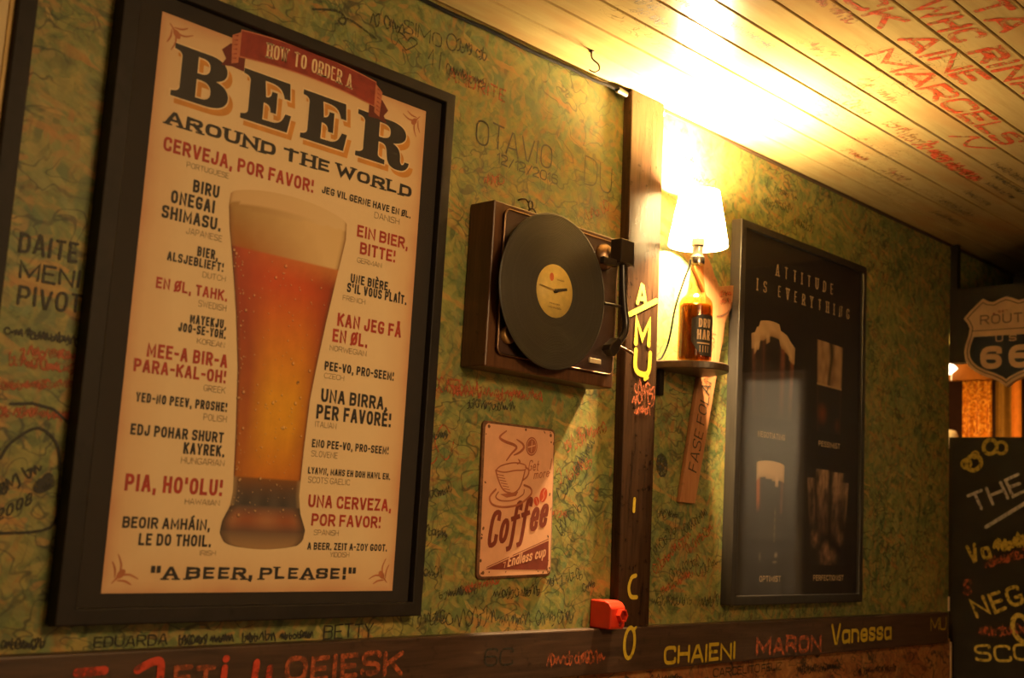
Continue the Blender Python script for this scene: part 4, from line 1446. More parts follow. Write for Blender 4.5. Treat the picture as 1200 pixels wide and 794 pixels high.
mb.build('finger_lift', M_EDGE, armo)
mb = MB(); mb.tube([(0.972, AY + 0.010, 1.767), (1.018, AY + 0.002, 1.767)], 0.0032, 8); mb.tube([(0.974, BY - 0.0072, 1.767), (0.974, AY + 0.010, 1.767)], 0.003, 8)
mb.build('arm_rest', M_ARM, tt)
# hanging rings
mb = MB()
for cx, cz, r, ph in ((0.838, 1.933, 0.011, 0), (0.828, 1.949, 0.008, 1)):
    mb.tube([(cx + r * math.cos(a) * (0.75 if ph else 1), -0.010 - ph * 0.004, cz + r * math.sin(a)) for a in [2 * PI * k / 20 for k in range(20)]], 0.0018, 8, closed=True)
mb.tube([(0.838, -0.010, 1.914), (0.838, -0.010, 1.924)], 0.0022, 8)
mb.tube(smooth([(0.822, -0.012, 1.953), (0.815, -0.012, 1.958), (0.807, -0.006, 1.957), (0.806, 0.0, 1.955)]), 0.0018, 8)
mb.build('hanging_ring', M_STEEL, tt)

# ------------------------------------------------------------------ coffee tin sign
cs = thing('tin_sign', 'small faded pink tin coffee sign with rusty rim under the turntable', 'sign', (0.845, 0, 1.218))
q = [(0.7476, 1.2155), (0.9537, 1.2225), (0.944, 1.5118), (0.740, 1.5112)]   # hangs a little crooked


def sgn(u, v):
    a = [q[0][k] + (q[1][k] - q[0][k]) * u for k in (0, 1)]
    b = [q[3][k] + (q[2][k] - q[3][k]) * u for k in (0, 1)]
    return (a[0] + (b[0] - a[0]) * v, a[1] + (b[1] - a[1]) * v)


uo = []
for cx, cy, a in ((0.95, 0.034, -PI / 2), (0.95, 0.966, 0), (0.05, 0.966, PI / 2), (0.05, 0.034, PI)):
    for k in range(6):
        t_ = a + PI / 2 * k / 5
        uo.append((cx + 0.05 * math.cos(t_), cy + 0.034 * math.sin(t_)))
mb = MB()
outer = [sgn(a, b) for a, b in uo]
inner = [sgn(0.5 + (a - 0.5) * 0.955, 0.5 + (b - 0.5) * 0.968) for a, b in uo]
n = len(outer)
vs = [(a, -0.001, b) for a, b in outer] + [(a, -0.0055, b) for a, b in outer] + [(a, -0.0075, b) for a, b in inner]
fs = [tuple(range(n))] + [(i, (i + 1) % n, (i + 1) % n + n, i + n) for i in range(n)] + [(i + n, (i + 1) % n + n, (i + 1) % n + 2 * n, i + 2 * n) for i in range(n)]
mb.add(vs, fs, 0)
mb.add([(a, -0.0075, b) for a, b in inner], [tuple(range(n))], 1)
mb.build('plate', [M_RUST, M_TIN], cs)
mb = MB()
rnd = random.Random(11)
for k in range(26):      # chips of rust along the rim
    a = rnd.choice([(rnd.random(), rnd.uniform(0.014, 0.035)), (rnd.random(), rnd.uniform(0.97, 0.985)), (rnd.uniform(0.02, 0.04), rnd.random()), (rnd.uniform(0.96, 0.978), rnd.random())])
    p = sgn(0.03 + 0.94 * a[0], 0.02 + 0.96 * a[1]) if k % 2 else sgn(*[min(0.975, max(0.025, c)) for c in a])
    disc2(mb, p[0], p[1], rnd.uniform(0.001, 0.004), rnd.uniform(0.001, 0.003), on_y(-0.00765), rnd.uniform(0, 3), 7)
for u, v in ((0.07, 0.965), (0.93, 0.955), (0.93, 0.05), (0.07, 0.04)):
    p = sgn(u, v)
    disc2(mb, p[0], p[1], 0.0035, 0.0035, on_y(-0.0077))
mb.build('rust_spots', M_RUST, cs)
fk = on_y(-0.0078)
mb = MB()
ribbon(mb, smooth(COFFEE['steam']), 0.0058, fk, False, 'round', taper=True)
ribbon(mb, smooth(COFFEE['steam2']), 0.0055, fk, False, 'round', taper=True)
ribbon(mb, smooth(COFFEE['steam3']), 0.004, fk, False, 'round', taper=True)
ribbon(mb, smooth(COFFEE['cup']), 0.0032, fk, False, 'round')
ribbon(mb, smooth(COFFEE['rim']), 0.0026, fk, False, 'round')
ribbon(mb, smooth(COFFEE['handle']), 0.0034, fk, False, 'round')
ribbon(mb, smooth(COFFEE['sau1']), 0.0042, fk, False, 'round')
ribbon(mb, smooth(COFFEE['sau2']), 0.0028, fk, False, 'round')
mb.add([fk(a, b) for a, b in COFFEE['cupbase']], [tuple(range(5))])
for k in range(7):
    f_ = k / 6
    x0, z0 = 0.7825 + 0.026 * f_, 1.412 - 0.031 * f_
    ribbon(mb, [(x0, z0), (x0 + 0.020 - 0.004 * f_, z0 - 0.0015)], 0.0016, fk, False, 'butt', taper=False)
text(mb, 'Get', 0.869, 0.899, 1.4245, 0.021, fk, 0.10, 'hand', slant=0.15, rise=0.05)
text(mb, 'more', 0.886, 0.930, 1.4085, 0.018, fk, 0.11, 'hand', slant=0.15, rise=0.18)
ribbon(mb, [(0.9335, 1.431), (0.9365, 1.452)], 0.0022, fk, False, 'round')
disc2(mb, 0.9325, 1.4245, 0.0014, 0.0014, fk)
mb.build('cup_print', M_COFFEE2, cs)['label'] = 'red brown steaming cup print'
mb = MB()
disc2(mb, 0.8757, 1.4724, 0.0165, 0.0185, fk, -0.1, 28)
mb.build('badge_print', M_COFFEE2, cs)
mb = MB()
fk2 = on_y(-0.0080)
ribbon(mb, ell(0.8757, 1.4724, 0.0133, 0.0150, -0.1), 0.0012, fk2, True)
ribbon(mb, [(0.866, 1.470), (0.885, 1.475)], 0.0022, fk2)
ribbon(mb, [(0.876, 1.483), (0.8755, 1.462)], 0.0018, fk2)
mb.build('badge_lines', M_TIN, cs)
mb = MB()
text(mb, 'Coffee', 0.7655, 0.930, 1.2700, 0.068, fk, 0.135, 'script', slant=0.16, rise=0.30, gap=0.05)
mb.add([fk(a, b) for a, b in COFFEE['tri'][:2] + [(0.9422, 1.2445), (0.9395, 1.2365), (0.933, 1.2345)]], [tuple(range(5))])
ribbon(mb, COFFEE['triline'], 0.0014, fk)
mb.build('coffee_lettering', M_COFFEE, cs)['label'] = 'maroon Coffee lettering and corner wedge'
mb = MB()
text(mb, 'Endless cup', 0.8255, 0.932, 1.2385, 0.0215, fk2, 0.15, 'hand', slant=0.2, rise=0.20, gap=0.08)
ribbon(mb, [(0.815, 1.2465), (0.820, 1.248), (0.818, 1.238)], 0.0016, fk2)
mb.build('wedge_lettering', M_TIN, cs)
mb = MB()
disc2(mb, 0.9177, 1.3795, 0.0105, 0.0150, fk, -0.35)
disc2(mb, 0.8986, 1.3666, 0.0075, 0.0092, fk, 0.45)
mb.build('bean_print', M_COFFEE3, cs)
mb = MB()
ribbon(mb, smooth([(0.9225, 1.392), (0.917, 1.384), (0.919, 1.375), (0.9125, 1.367)]), 0.0012, fk2, False, 'round')
ribbon(mb, smooth([(0.895, 1.373), (0.899, 1.367), (0.902, 1.360)]), 0.001, fk2, False, 'round')
mb.build('bean_lines', M_TIN, cs)

# ------------------------------------------------------------------ red box on the rail
rb = thing('call_box', 'small red plastic box with hexagonal socket, on the wooden rail beside the post', 'box', (1.105, 0, 1.1190))
mb = MB()
sec = [(-0.0008, 1.1190), (-0.052, 1.1190), (-0.056, 1.124), (-0.056, 1.163), (-0.048, 1.1725), (-0.038, 1.1755), (-0.0008, 1.1755)]
mb.prism(sec, 1.0855, 1.1330, ax='x')
mb.build('housing', M_REDBOX, rb, bevel=0.003)
mb = MB()
hexa = [(1.1165 + 0.0140 * math.cos(PI / 3 * k), 1.1475 + 0.0140 * math.sin(PI / 3 * k)) for k in range(6)]
hexi = [(1.1165 + 0.0104 * math.cos(PI / 3 * k), 1.1475 + 0.0104 * math.sin(PI / 3 * k)) for k in range(6)]
vs = [(a, -0.0555, b) for a, b in hexa] + [(a, -0.066, b) for a, b in hexa] + [(a, -0.066, b) for a, b in hexi] + [(a, -0.059, b) for a, b in hexi]
fs = []
for k in range(6):
    m = (k + 1) % 6
    fs += [(k, m, m + 6, k + 6), (k + 6, m + 6, m + 12, k + 12), (k + 12, m + 12, m + 18, k + 18)]
mb.add(vs, fs)
sock = mb.build('hex_socket', M_REDBOX, rb)
mb = MB(); mb.add([(a, -0.0588, b) for a, b in hexi], [tuple(range(6))])
mb.build('socket_recess', M_REDDARK, sock)
mb = MB()
mb.lathe([(0.004, -0.0555), (0.004, -0.0575), (0.0, -0.0575)], 1.1165, 1.1285, 12, axis='y')
mb.build('screw', M_REDDARK, rb)

# ------------------------------------------------------------------ half round shelf
ZS = 1.6935
sh_ = thing('wall_shelf', 'small dark wooden shelf carrying the bottle lamp', 'shelf', (1.357, 0, ZS - 0.017))
mb = MB()
pts = [(1.345 - 0.088 * math.cos(PI * k / 28), -0.001 - 0.135 * math.sin(PI * k / 28)) for k in range(29)]
mb.prism(pts, ZS - 0.017, ZS, ax='z')
mb.build('board', M_SHELF, sh_, bevel=0.0025)
mb = MB()
mb.prism([(1.278, ZS - 0.0172), (1.292, ZS - 0.0172), (1.292, ZS - 0.075), (1.278, ZS - 0.075)], -0.014, -0.001)
mb.build('bracket', M_DARKWOOD, sh_, bevel=0.002)

# ------------------------------------------------------------------ bottle lamp
LX, LY = LAMP_X, LAMP_Y
bl = thing('bottle_lamp', 'lit table lamp made from an amber bottle with a white tapered shade', 'lamp', (LX, LY, ZS))
BH = ZS
prof = [(0.0, .004), (0.026, .0015), (0.0345, .002), (0.0372, .006), (0.0375, .012), (0.0375, .124), (0.0370, .131), (0.0350, .138), (0.0305, .1445), (0.0250, .149), (0.0215, .154), (0.0200, .161), (0.0180, .172), (0.0165, .190), (0.0148, .206), (0.0138, .220), (0.0138, .226), (0.0152, .227), (0.0152, .236), (0.0135, .237)]
t = NT('amber bottle glass')
fr_ = t.n('LayerWeight', None, Blend=0.5).outputs['Facing']
tc = t.ramp(t.n('SeparateXYZ', None, i0=t.pos()).outputs[2], [(0.0, (0.74, 0.46, 0.13)), (0.12, (0.76, 0.48, 0.14)), (0.15, (0.74, 0.56, 0.38)), (0.236, (0.84, 0.72, 0.56))])
tr = t.n('BsdfTransparent', None, Color=tc).outputs[0]
gl = t.n('BsdfGlossy', None, Color=(1, 0.95, 0.85, 1), Roughness=0.06).outputs[0]
fz = t.math('MULTIPLY', t.n('Fresnel', None, IOR=1.5).outputs[0], t.math('SUBTRACT', 1.0, t.n('NewGeometry').outputs['Backfacing']))
M_BOTTLE = t.done(t.n('MixShader', None, i0=fz, i1=tr, i2=gl).outputs[0])
mb = MB(); mb.lathe([(r, BH + h) for r, h in prof], LX, LY, 40, cap=False)
mb.build('bottle', M_BOTTLE, bl)
t = NT('amber liquid')
nz = t.noise(t.mapping(t.pos(), scale=(26, 26, 2.0)), 1.6, 3.0)
lc = t.ramp(nz, [(0.3, (0.45, 0.28, 0.06)), (0.7, (0.85, 0.60, 0.20))])
lt = t.n('BsdfTransparent', None, Color=lc).outputs[0]
ld = t.n('BsdfPrincipled', None, Base_Color=(0.090, 0.045, 0.006, 1), Roughness=0.15)
M_LIQ = t.done(t.n('MixShader', None, i0=0.68, i1=lt, i2=ld.outputs[0]).outputs[0])
mb = MB(); mb.lathe([(0.0, BH + .007), (0.033, BH + .007), (0.0345, BH + .012), (0.0345, BH + .122), (0.0325, BH + .129), (0.0, BH + .129)], LX, LY, 36, cap=False)
mb.build('amber_liquid', M_LIQ, bl)['label'] = 'amber liquid filling the bottle to its shoulder'
# wrap-round label
ac = math.atan2(-1.527, -2.155)          # side of the bottle turned to the seats


def onb(ang, z, r=0.0380):
    return (LX + r * math.cos(ac + ang), LY + r * math.sin(ac + ang), BH + z)


mb = MB()
a_l, a_r = -0.22, 1.75
n = 22
low_ = lambda f: 0.010 if f > 0.25 else 0.010 + 0.052 * (1 - f / 0.25)
hi_ = lambda f: 0.100 if f > 0.25 else 0.100 - 0.010 * (1 - f / 0.25)
vs = []
for i in range(n + 1):
    f_ = i / n
    a = a_l + (a_r - a_l) * f_
    vs += [onb(a, 0.042 - 0.030 * min(1, f_ / 0.3)), onb(a, 0.093 + 0.010 * min(1, f_ / 0.3))]
mb.add(vs, [(2 * i, 2 * i + 2, 2 * i + 3, 2 * i + 1) for i in range(n)], 0, True)
blab = mb.build('paper_label', plain('black bottle label', (0.022, 0.018, 0.014), 0.5), bl)
blab['label'] = 'black label on the bottle'
fb = lambda a, b: onb(a / 0.038, b, 0.0384)
mb = MB()
text(mb, 'DRU', 0.0075, 0.038, 0.074, 0.020, fb, 0.20, 'bold')
text(mb, 'HAR', 0.0045, 0.038, 0.047, 0.022, fb, 0.20, 'bold')
for k in range(5):
    ribbon(mb, [(0.007 + k * 0.0062, 0.039), (0.0115 + k * 0.0062, 0.039)], 0.003, fb)
for k in range(4):
    ribbon(mb, [(0.012 + k * 0.0068, 0.020), (0.012 + k * 0.0068, 0.033)], 0.0016, fb)
mb.build('label_lettering', M_SIGN, blab)
# neck fitting, socket, bulb
mb = MB(); mb.lathe([(0.0156, BH + .222), (0.0160, BH + .224), (0.0160, BH + .238), (0.0125, BH + .243), (0.0125, BH + .262), (0.0145, BH + .264), (0.0145, BH + .292), (0.0, BH + .292)], LX, LY, 28)
mb.build('lamp_socket', M_CHROME, bl, bevel=0.0008)
SB, ST, RB, RT = BH + .2655, BH + .391, 0.0675, 0.0440
t = NT('lit bulb glass')
em = t.n('Emission', None, Color=(1.0, 0.70, 0.33, 1), Strength=BULB_STRENGTH).outputs[0]
M_BULB = t.done(em)
mb = MB(); mb.lathe([(0.011, BH + .293), (0.0125, BH + .310), (0.020, BH + .325), (0.0300, BH + .345), (0.0310, BH + .360), (0.026, BH + .378), (0.014, BH + .388), (0.0, BH + .390)], LX, LY, 24, cap=False)
mb.build('bulb', M_BULB, bl)
t = NT('white lamp shade fabric')
wv = t.noise(t.mapping(t.pos(), scale=(1, 1, 6)), 60.0, 2.0)
cl = t.ramp(wv, [(0.3, (0.86, 0.80, 0.66)), (0.7, (0.93, 0.88, 0.75))])
df = t.n('BsdfDiffuse', None, Color=cl).outputs[0]
ts = t.n('BsdfTranslucent', None, Color=cl).outputs[0]
M_SHADE = t.done(t.n('MixShader', None, i0=0.82, i1=df, i2=ts).outputs[0])
mb = MB()
mb.lathe([(RB, SB), (RT, ST)], LX, LY, 48, cap=False)
shade = mb.build('lamp_shade', M_SHADE, bl, recalc=False)
shade['label'] = 'white tapered fabric shade'
mb = MB()
for r, z in ((RB, SB), (RT, ST)):
    mb.tube([(LX + r * math.cos(2 * PI * k / 40), LY + r * math.sin(2 * PI * k / 40), z) for k in range(40)], 0.0014, 6, closed=True)
for k in range(3):
    a = 2 * PI * k / 3 + 0.5
    mb.tube([(LX + 0.013 * math.cos(a), LY + 0.013 * math.sin(a), BH + .285), (LX + RB * math.cos(a), LY + RB * math.sin(a), SB)], 0.0011, 6)
mb.build('shade_wire', M_WHITE, shade)
# flex
L_ = lambda a, z, r=0.0155: onb(a, z, r)
mb = MB()
fx = smooth([onb(-1.25, .232, .0165), onb(-1.3, .215, .0185), onb(-1.35, .180, .030), onb(-1.42, .120, .046), (1.2950, -0.020, ZS + 0.050), (1.2860, -0.010, ZS + 0.012), (1.2700, -0.0065, ZS - 0.004), (1.2660, -0.004, ZS - 0.05), (1.2650, -0.004, ZS - 0.12), (1.2640, -0.004, ZS - 0.17)], 6)
mb.tube(fx, 0.0021, 8)
mb.build('power_cord', M_CABLE, bl)['label'] = 'black cord running down behind the shelf'

# ------------------------------------------------------------------ wooden paddle behind the lamp
pad = thing('wooden_plank', 'slim hook-topped orange wooden plank with scrawled writing behind the bottle lamp', 'plank', (1.41, 0, 1.386))
mb = MB()
out_ = [(1.3706, 1.3867), (1.4303, 1.3856), (1.5250, 1.795), (1.528, 1.822), (1.541, 1.842), (1.553, 1.862), (1.558, 1.884), (1.5597, 1.9179), (1.497, 1.9035), (1.489, 1.918), (1.478, 1.928), (1.467, 1.946), (1.437, 1.978), (1.400, 1.972), (1.395, 1.930), (1.440, 1.880), (1.452, 1.80)]
mb.prism(out_, -0.012, -0.001)
mb.build('board', M_PADDLE, pad, bevel=0.002)
fpd = lambda a, b: (1.4005 + 0.225 * a - 0.974 * b + 0.0, -0.0125, 1.40 + 0.974 * a + 0.225 * b)
mb = MB()
text(mb, 'FASE FOLAN', 0.06, 0.30, -0.016, 0.034, fpd, 0.10, 'hand', jit=0.05)
mb.build('plank_writing', M_INK, pad)
mb = MB()
ribbon(mb, smooth([(1.492, 1.830), (1.515, 1.836), (1.540, 1.850), (1.552, 1.872)]), 0.005, on_y(-0.0125), False, 'round')
mb.build('carved_line', M_RUST, pad)
mb = MB()
for x, z, l, h, a in ((1.50, 1.88, 0.045, 0.014, 0.2), (1.505, 1.862, 0.04, 0.012, 0.25), (1.47, 1.72, 0.06, 0.025, 1.3), (1.46, 1.66, 0.05, 0.022, 1.3)):
    scribble(mb, x, z, l, h, on_y(-0.0125), 0.003, a)
mb.build('red_scrawl', M_REDFAINT, pad)

# ------------------------------------------------------------------ black poster
ap = thing('framed_poster', 'tall black framed dark poster headed attitude with four beer glasses', 'poster', (1.88, 0, 1.157))
AO, AI = (1.5585, 2.1985, 1.157, 2.083), (1.5805, 2.179, 1.179, 2.0635)
mb = MB(); frame_ring(mb, AO, AI, -0.0008, -0.031, -0.014)
t = NT('grey brown satin frame'); g_ = t.noise(t.mapping(t.pos(), scale=(14, 14, 1)), 8.0, 4.0)
mb.build('frame', t.done(t.bsdf(t.ramp(g_, [(0.3, (0.014, 0.011, 0.009)), (0.7, (0.026, 0.021, 0.017))]), 0.38)), ap, bevel=0.002)
mb = MB(); mb.box(AI[0], AI[1], -0.020, -0.0015, AI[2], AI[3])
mb.build('paper', plain('black poster paper', (0.020, 0.014, 0.012), 0.55), ap)
fa = on_y(-0.0206)
mb = MB()
text(mb, 'ATTITUDE', 1.735, 2.027, 1.974, 0.0310, fa, 0.15, 'slab', kfix=0.60)
text(mb, 'IS EVERYTHING', 1.648, 2.119, 1.9205, 0.0305, fa, 0.15, 'slab', kfix=0.60, space=1.0)
for s, x0, x1, z in (('NEGOTIATING', 1.671, 1.797, 1.560), ('PESSIMIST', 1.965, 2.079, 1.5605), ('OPTIMIST', 1.695, 1.793, 1.2105), ('PERFECTIONIST', 1.951, 2.110, 1.2130)):
    text(mb, s, x0, x1, z, 0.0145, fa, 0.17, 'bold', gap=0.16)
mb.build('lettering', plain('tan printing ink', (0.56, 0.40, 0.21), 0.6), ap)['label'] = 'tan lettering'
def nz2(u, v, s, t_=1.0):
    return NZ.noise((u * s, v * s * t_, 3.7 + s))


BG = (0.020, 0.014, 0.012)
FOAM = (0.62, 0.42, 0.22)


def pic(name, x0, x1, z0, z1, topfn, colfn, taper=0.0, rows=60, cols=26):
    mb = MB()

    def pos(u, v):
        m = 0.5 + (u - 0.5) * (1 - taper * (1 - v))
        zt = z1 + topfn(u)
        return (lerp(x0, x1, m), -0.0205, lerp(z0, zt, v))
    grid(mb, rows, cols, pos, colfn)
    return mb.build(name, M_INKPIC, ap, recalc=False)


def g1(u, v):
    e = min(u, 1 - u)
    drip = 0.815 - 0.03 * math.sin(u * 9) + (-0.05 if abs(u - 0.12) < 0.05 or abs(u - 0.36) < 0.05 else 0) - (0.03 if u > 0.85 else 0)
    if v > drip:
        return cmix((.40, .24, .11), (.66, .44, .23), min(1, (v - drip) * 14) * min(1, e * 12) * (0.85 + 0.15 * math.sin(23 * u + 31 * v)))
    c = (.030, .019, .014)
    for a, wd, k in ((0.05, 0.05, 0.34), (0.27, 0.05, 0.26), (0.72, 0.08, 0.75), (0.95, 0.07, 0.75)):
        c = cmix(c, (.42, .13, .055), k * (0.8 + 0.5 * nz2(u, v, 6, 3)) * max(0, 1 - abs(u - a) / wd) * min(1, v * 1.5))
    return c


def top1(u):
    return 0.018 * math.sin(PI * min(1, u * 1.1)) + (0.010 if 0.18 < u < 0.62 else -0.004) - 0.02 * max(0, u - 0.8) / 0.2 - (0.012 if u < 0.1 else 0)


pic('overflowing_glass_print', 1.630, 1.838, 1.610, 1.826, top1, g1, 0.12)


def g2(u, v):
    e = min(u, 1 - u)
    if v > 0.52:
        t_ = (v - 0.52) / 0.48
        gap = max(0, 1 - abs(u - 0.52 - 0.05 * math.sin(v * 9)) / (0.09 + 0.05 * t_))
        c = cmix((.24, .13, .055), (.48, .30, .14), 0.55 + 0.9 * nz2(u, v, 7, 1.0))
        c = cmix(c, BG, gap)
        return cmix((.12, .07, .035), c, e / 0.08)
    if v > 0.50:
        return (.52, .34, .16)
    c = cmix(BG, (.09, .035, .018), max(0, 1 - e / 0.10) * 0.5)
    c = cmix(c, (.22, .06, .02), max(0, 1 - math.hypot((u - 0.22) / 0.25, (v - 0.2) / 0.14)))
    return cmix(c, (.12, .035, .015), max(0, 1 - math.hypot((u - 0.85) / 0.15, (v - 0.1) / 0.1)))


pic('half_empty_glass_print', 1.946, 2.088, 1.598, 1.842, lambda u: -0.004 * u, g2, 0.12)


def g3(u, v):
    e = min(u, 1 - u)
    dr = 0.825 + 0.012 * math.sin(u * 7) - (0.05 if abs(u - 0.72) < 0.05 else 0)
    if v > dr:
        return cmix((.42, .26, .12), (.64, .43, .23), min(1, (v - dr) * 18) * min(1, e * 12))
    c = BG
    if v > 0.5:
        c = cmix(c, (.50, .13, .025), max(0, 1 - abs(u - 0.06) / 0.10) * min(1, (v - 0.5) * 8))
        c = cmix(c, (.20, .06, .03), max(0, 1 - abs(u - 0.93) / 0.07) * 0.7)
    if 0.22 < v < 0.56:
        c = cmix(c, (.20, .13, .08), max(0, 1 - abs(u - 0.70) / 0.05) * (0.6 + 0.4 * math.sin(v * 90)))
    for a, b, wa, wb, k in ((0.78, 0.10, 0.09, 0.035, 1.0), (0.74, 0.03, 0.12, 0.015, 0.8), (0.16, 0.08, 0.06, 0.06, 0.35)):
        c = cmix(c, (.44, .32, .20), k * max(0, 1 - math.hypot((u - a) / wa, (v - b) / wb)))
    return c


pic('full_glass_print', 1.669, 1.799, 1.250, 1.496, lambda u: 0.009 * math.sin(PI * u) ** 0.5 if 0 < u < 1 else 0, g3, 0.10)


def g4(u, v):
    c = BG
    k = 0
    for a, wd, z0, z1 in ((0.10, 0.10, 0.36, 0.90), (0.37, 0.17, 0.28, 1.0), (0.71, 0.15, 0.26, 0.985), (0.92, 0.09, 0.38, 0.88)):
        if z0 < v < z1:
            s = max(0, 1 - (abs(u - a) / wd) ** 3)
            bright = 0.35 + 0.65 * max(0, (v - 0.45) / 0.5)
            tex = max(0.05, 0.62 + 0.9 * nz2(u, v, 16, 0.45) + 0.35 * nz2(u, v, 40, 0.6))
            k = max(k, s * bright * tex * min(1, (v - z0) * 9))
    c = cmix(c, cmix((.22, .08, .04), (.52, .32, .17), v), k)
    for a, b, wa, wb in ((0.16, 0.27, 0.16, 0.12), (0.52, 0.09, 0.34, 0.13), (0.45, 0.18, 0.14, 0.10), (0.85, 0.29, 0.14, 0.10)):
        s = max(0, 1 - math.hypot((u - a) / wa, (v - b) / wb))
        c = cmix(c, (.36, .19, .10), min(1, s) * max(0.0, 0.6 + 0.9 * nz2(u, v, 14, 1.2)))
    return c


pic('glass_pyramid_print', 1.905, 2.136, 1.252, 1.502, lambda u: 0, g4, 0.25, 80, 40)
mb = MB(); mb.box(AI[0], AI[1], -0.0260, -0.0240, AI[2], AI[3])
mb.build('glass_pane', M_PANE_BRIGHT, ap)['label'] = 'reflective glass pane'

# ------------------------------------------------------------------ route sign on the end wall
XS = 2.793
rs = thing('road_sign', 'cream and black shield-shaped ROUTE US 66 sign above the lit opening', 'sign', (XE, -0.188, 1.807))
half = [(0.0, 2.0894), (0.018, 2.0835), (0.038, 2.0745), (0.056, 2.0775), (0.072, 2.0885), (0.088, 2.074), (0.112, 2.052), (0.1335, 2.0285), (0.121, 2.012), (0.114, 1.996), (0.118, 1.972), (0.1275, 1.945), (0.1315, 1.922), (0.1285, 1.898), (0.116, 1.876), (0.096, 1.858), (0.070, 1.844), (0.042, 1.834), (0.020, 1.823), (0.0, 1.807)]


def shield(scale_in):
    """outline inset towards the middle"""
    o = []
    cy, cz = 0.0, 1.95
    full = [(-a, b) for a, b in half] + [(a, b) for a, b in half[-2:0:-1]]
    P = [Vector(p) for p in full]
    n_ = len(P)
    for i in range(n_):
        d0 = (P[i] - P[i - 1]).normalized()
        d1 = (P[(i + 1) % n_] - P[i]).normalized()
        nn = Vector((-d0.y, d0.x)) + Vector((-d1.y, d1.x))
        nn.normalize()
        k = max(0.6, nn.dot(Vector((-d0.y, d0.x))))
        o.append(P[i] + nn * scale_in / k)
    return [(p.x, p.y) for p in o]


def rs_pts(pts, x):
    return [(x, -0.188 - a, b) for a, b in pts]


mb = MB()
s0 = shield(0.0)
n = len(s0)
vs = rs_pts(s0, XE - 0.001) + rs_pts(s0, XS)
mb.add(vs, [tuple(range(n)), tuple(range(n, 2 * n))] + [(i, (i + 1) % n, (i + 1) % n + n, i + n) for i in range(n)])
mb.build('sign_plate', M_SIGN, rs, bevel=0.002)
sgn_in = 0.0105 if (Vector((1, 0)).x > 0) else 0
# orientation: pick the inset that shrinks the outline
if max(a for a, b in shield(0.01)) > max(a for a, b in s0):
    INS = -1
else:
    INS = 1
fe = lambda a, b, d=0.0: (XS - 0.0008 - d, -0.188 - a, b)
mb = MB()
ribbon(mb, shield(INS * 0.0105), 0.0034, lambda a, b: fe(a, b), True)
ribbon(mb, [(-0.1035, 1.9865), (0.1035, 1.9865)], 0.0034, lambda a, b: fe(a, b))
mb.build('border_line', M_SIGNBRN, rs)
mb = MB()
ins = [(a, b) for a, b in shield(INS * 0.0185)]
low_part = [(a, min(b, 1.9795)) for a, b in ins if b < 1.990]
mb.add([fe(a, b) for a, b in low_part], [tuple(range(len(low_part)))])
mb.build('black_field', M_SIGNBLK, rs)['label'] = 'black lower field'
mb = MB()
text(mb, 'ROUTE', -0.080, 0.080, 2.005, 0.030, lambda a, b: fe(a, b), 0.14, 'bold', gap=0.20)
mb.build('route_lettering', M_SIGNBRN, rs)
mb = MB()
text(mb, 'US', -0.032, 0.032, 1.948, 0.020, lambda a, b: fe(a, b, 0.0006), 0.17, 'bold', gap=0.9)
for cx in (-0.0460, 0.0410):
    text(mb, '6', cx - 0.0335, cx + 0.0335, 1.864, 0.072, lambda a, b: fe(a, b, 0.0006), 0.24, 'bold')
mb.build('number_lettering', M_SIGN, rs)
mb = MB()
for k, cx in enumerate((-0.020, -0.009)):
    text(mb, '6', cx - 0.004, cx + 0.004, 2.038, 0.009, lambda a, b: fe(a, b, 0.0003), 0.2, 'bold')
ribbon(mb, [(-0.002, 2.046), (0.006, 2.045)], 0.0016, lambda a, b: fe(a, b))
disc2(mb, -0.037, 2.037, 0.004, 0.003, lambda a, b: fe(a, b))
mb.build('small_red_mark', M_BANNER, rs)

# ------------------------------------------------------------------ chalkboard below the opening
cb = thing('chalkboard', 'black scrawled chalkboard panel below the lit opening at right', 'chalkboard', (XE, -0.25, 0.3))
mb = MB(); mb.box(XE - 0.011, XE - 0.001, -0.498, -0.016, 0.3, 1.6545)
mb.build('board', M_BLACKBOARD, cb, bevel=0.0015)
XC = XE - 0.0118
fcb = on_end(XC)
rot = lambda ox, oz, a: (lambda u, v: fcb(ox + u * math.cos(a) - v * math.sin(a), oz + u * math.sin(a) + v * math.cos(a)))
mb = MB()
text(mb, 'THE', 0.0, 0.175, 0.0, 0.062, rot(0.085, 1.420, 0.42), 0.15, 'brush', jit=0.03)
ribbon(mb, [(0.121, 1.381), (0.30, 1.497)], 0.011, fcb, False, 'round')
mb.build('chalk_writing', M_CHALK, cb)['label'] = 'grey white chalk writing'
mb = MB()
text(mb, 'Va', 0.0, 0.072, 0.0, 0.056, rot(0.072, 1.268, 0.30), 0.18, 'brush', jit=0.04)
scribble(mb, 0.150, 1.310, 0.12, 0.040, fcb, 0.010, 0.25)
text(mb, 'NEG', 0.0, 0.16, 0.0, 0.060, rot(0.092, 1.102, 0.42), 0.17, 'brush', jit=0.05)
text(mb, 'SCO', 0.0, 0.17, 0.0, 0.050, rot(0.088, 0.978, 0.12), 0.15, 'brush', jit=0.05)
ribbon(mb, ell(0.225, 1.090, 0.024, 0.038, 0.3), 0.014, fcb, True)
for cx, cz, r in ((0.134, 1.625, 0.022), (0.168, 1.622, 0.018), (0.083, 1.575, 0.024), (0.060, 1.572, 0.015), (0.088, 1.600, 0.011)):
    ribbon(mb, ell(cx, cz, r, r * 0.9, cx * 9), r * 0.55, fcb, True)
mb.build('yellow_writing', M_CHALKY, cb)['label'] = 'yellow brush writing'
mb = MB()
text(mb, 'S', 0.050, 0.078, 1.17, 0.05, fcb, 0.2, 'brush', jit=0.04)
scribble(mb, 0.12, 1.26, 0.12, 0.03, fcb, 0.006, 0.3)
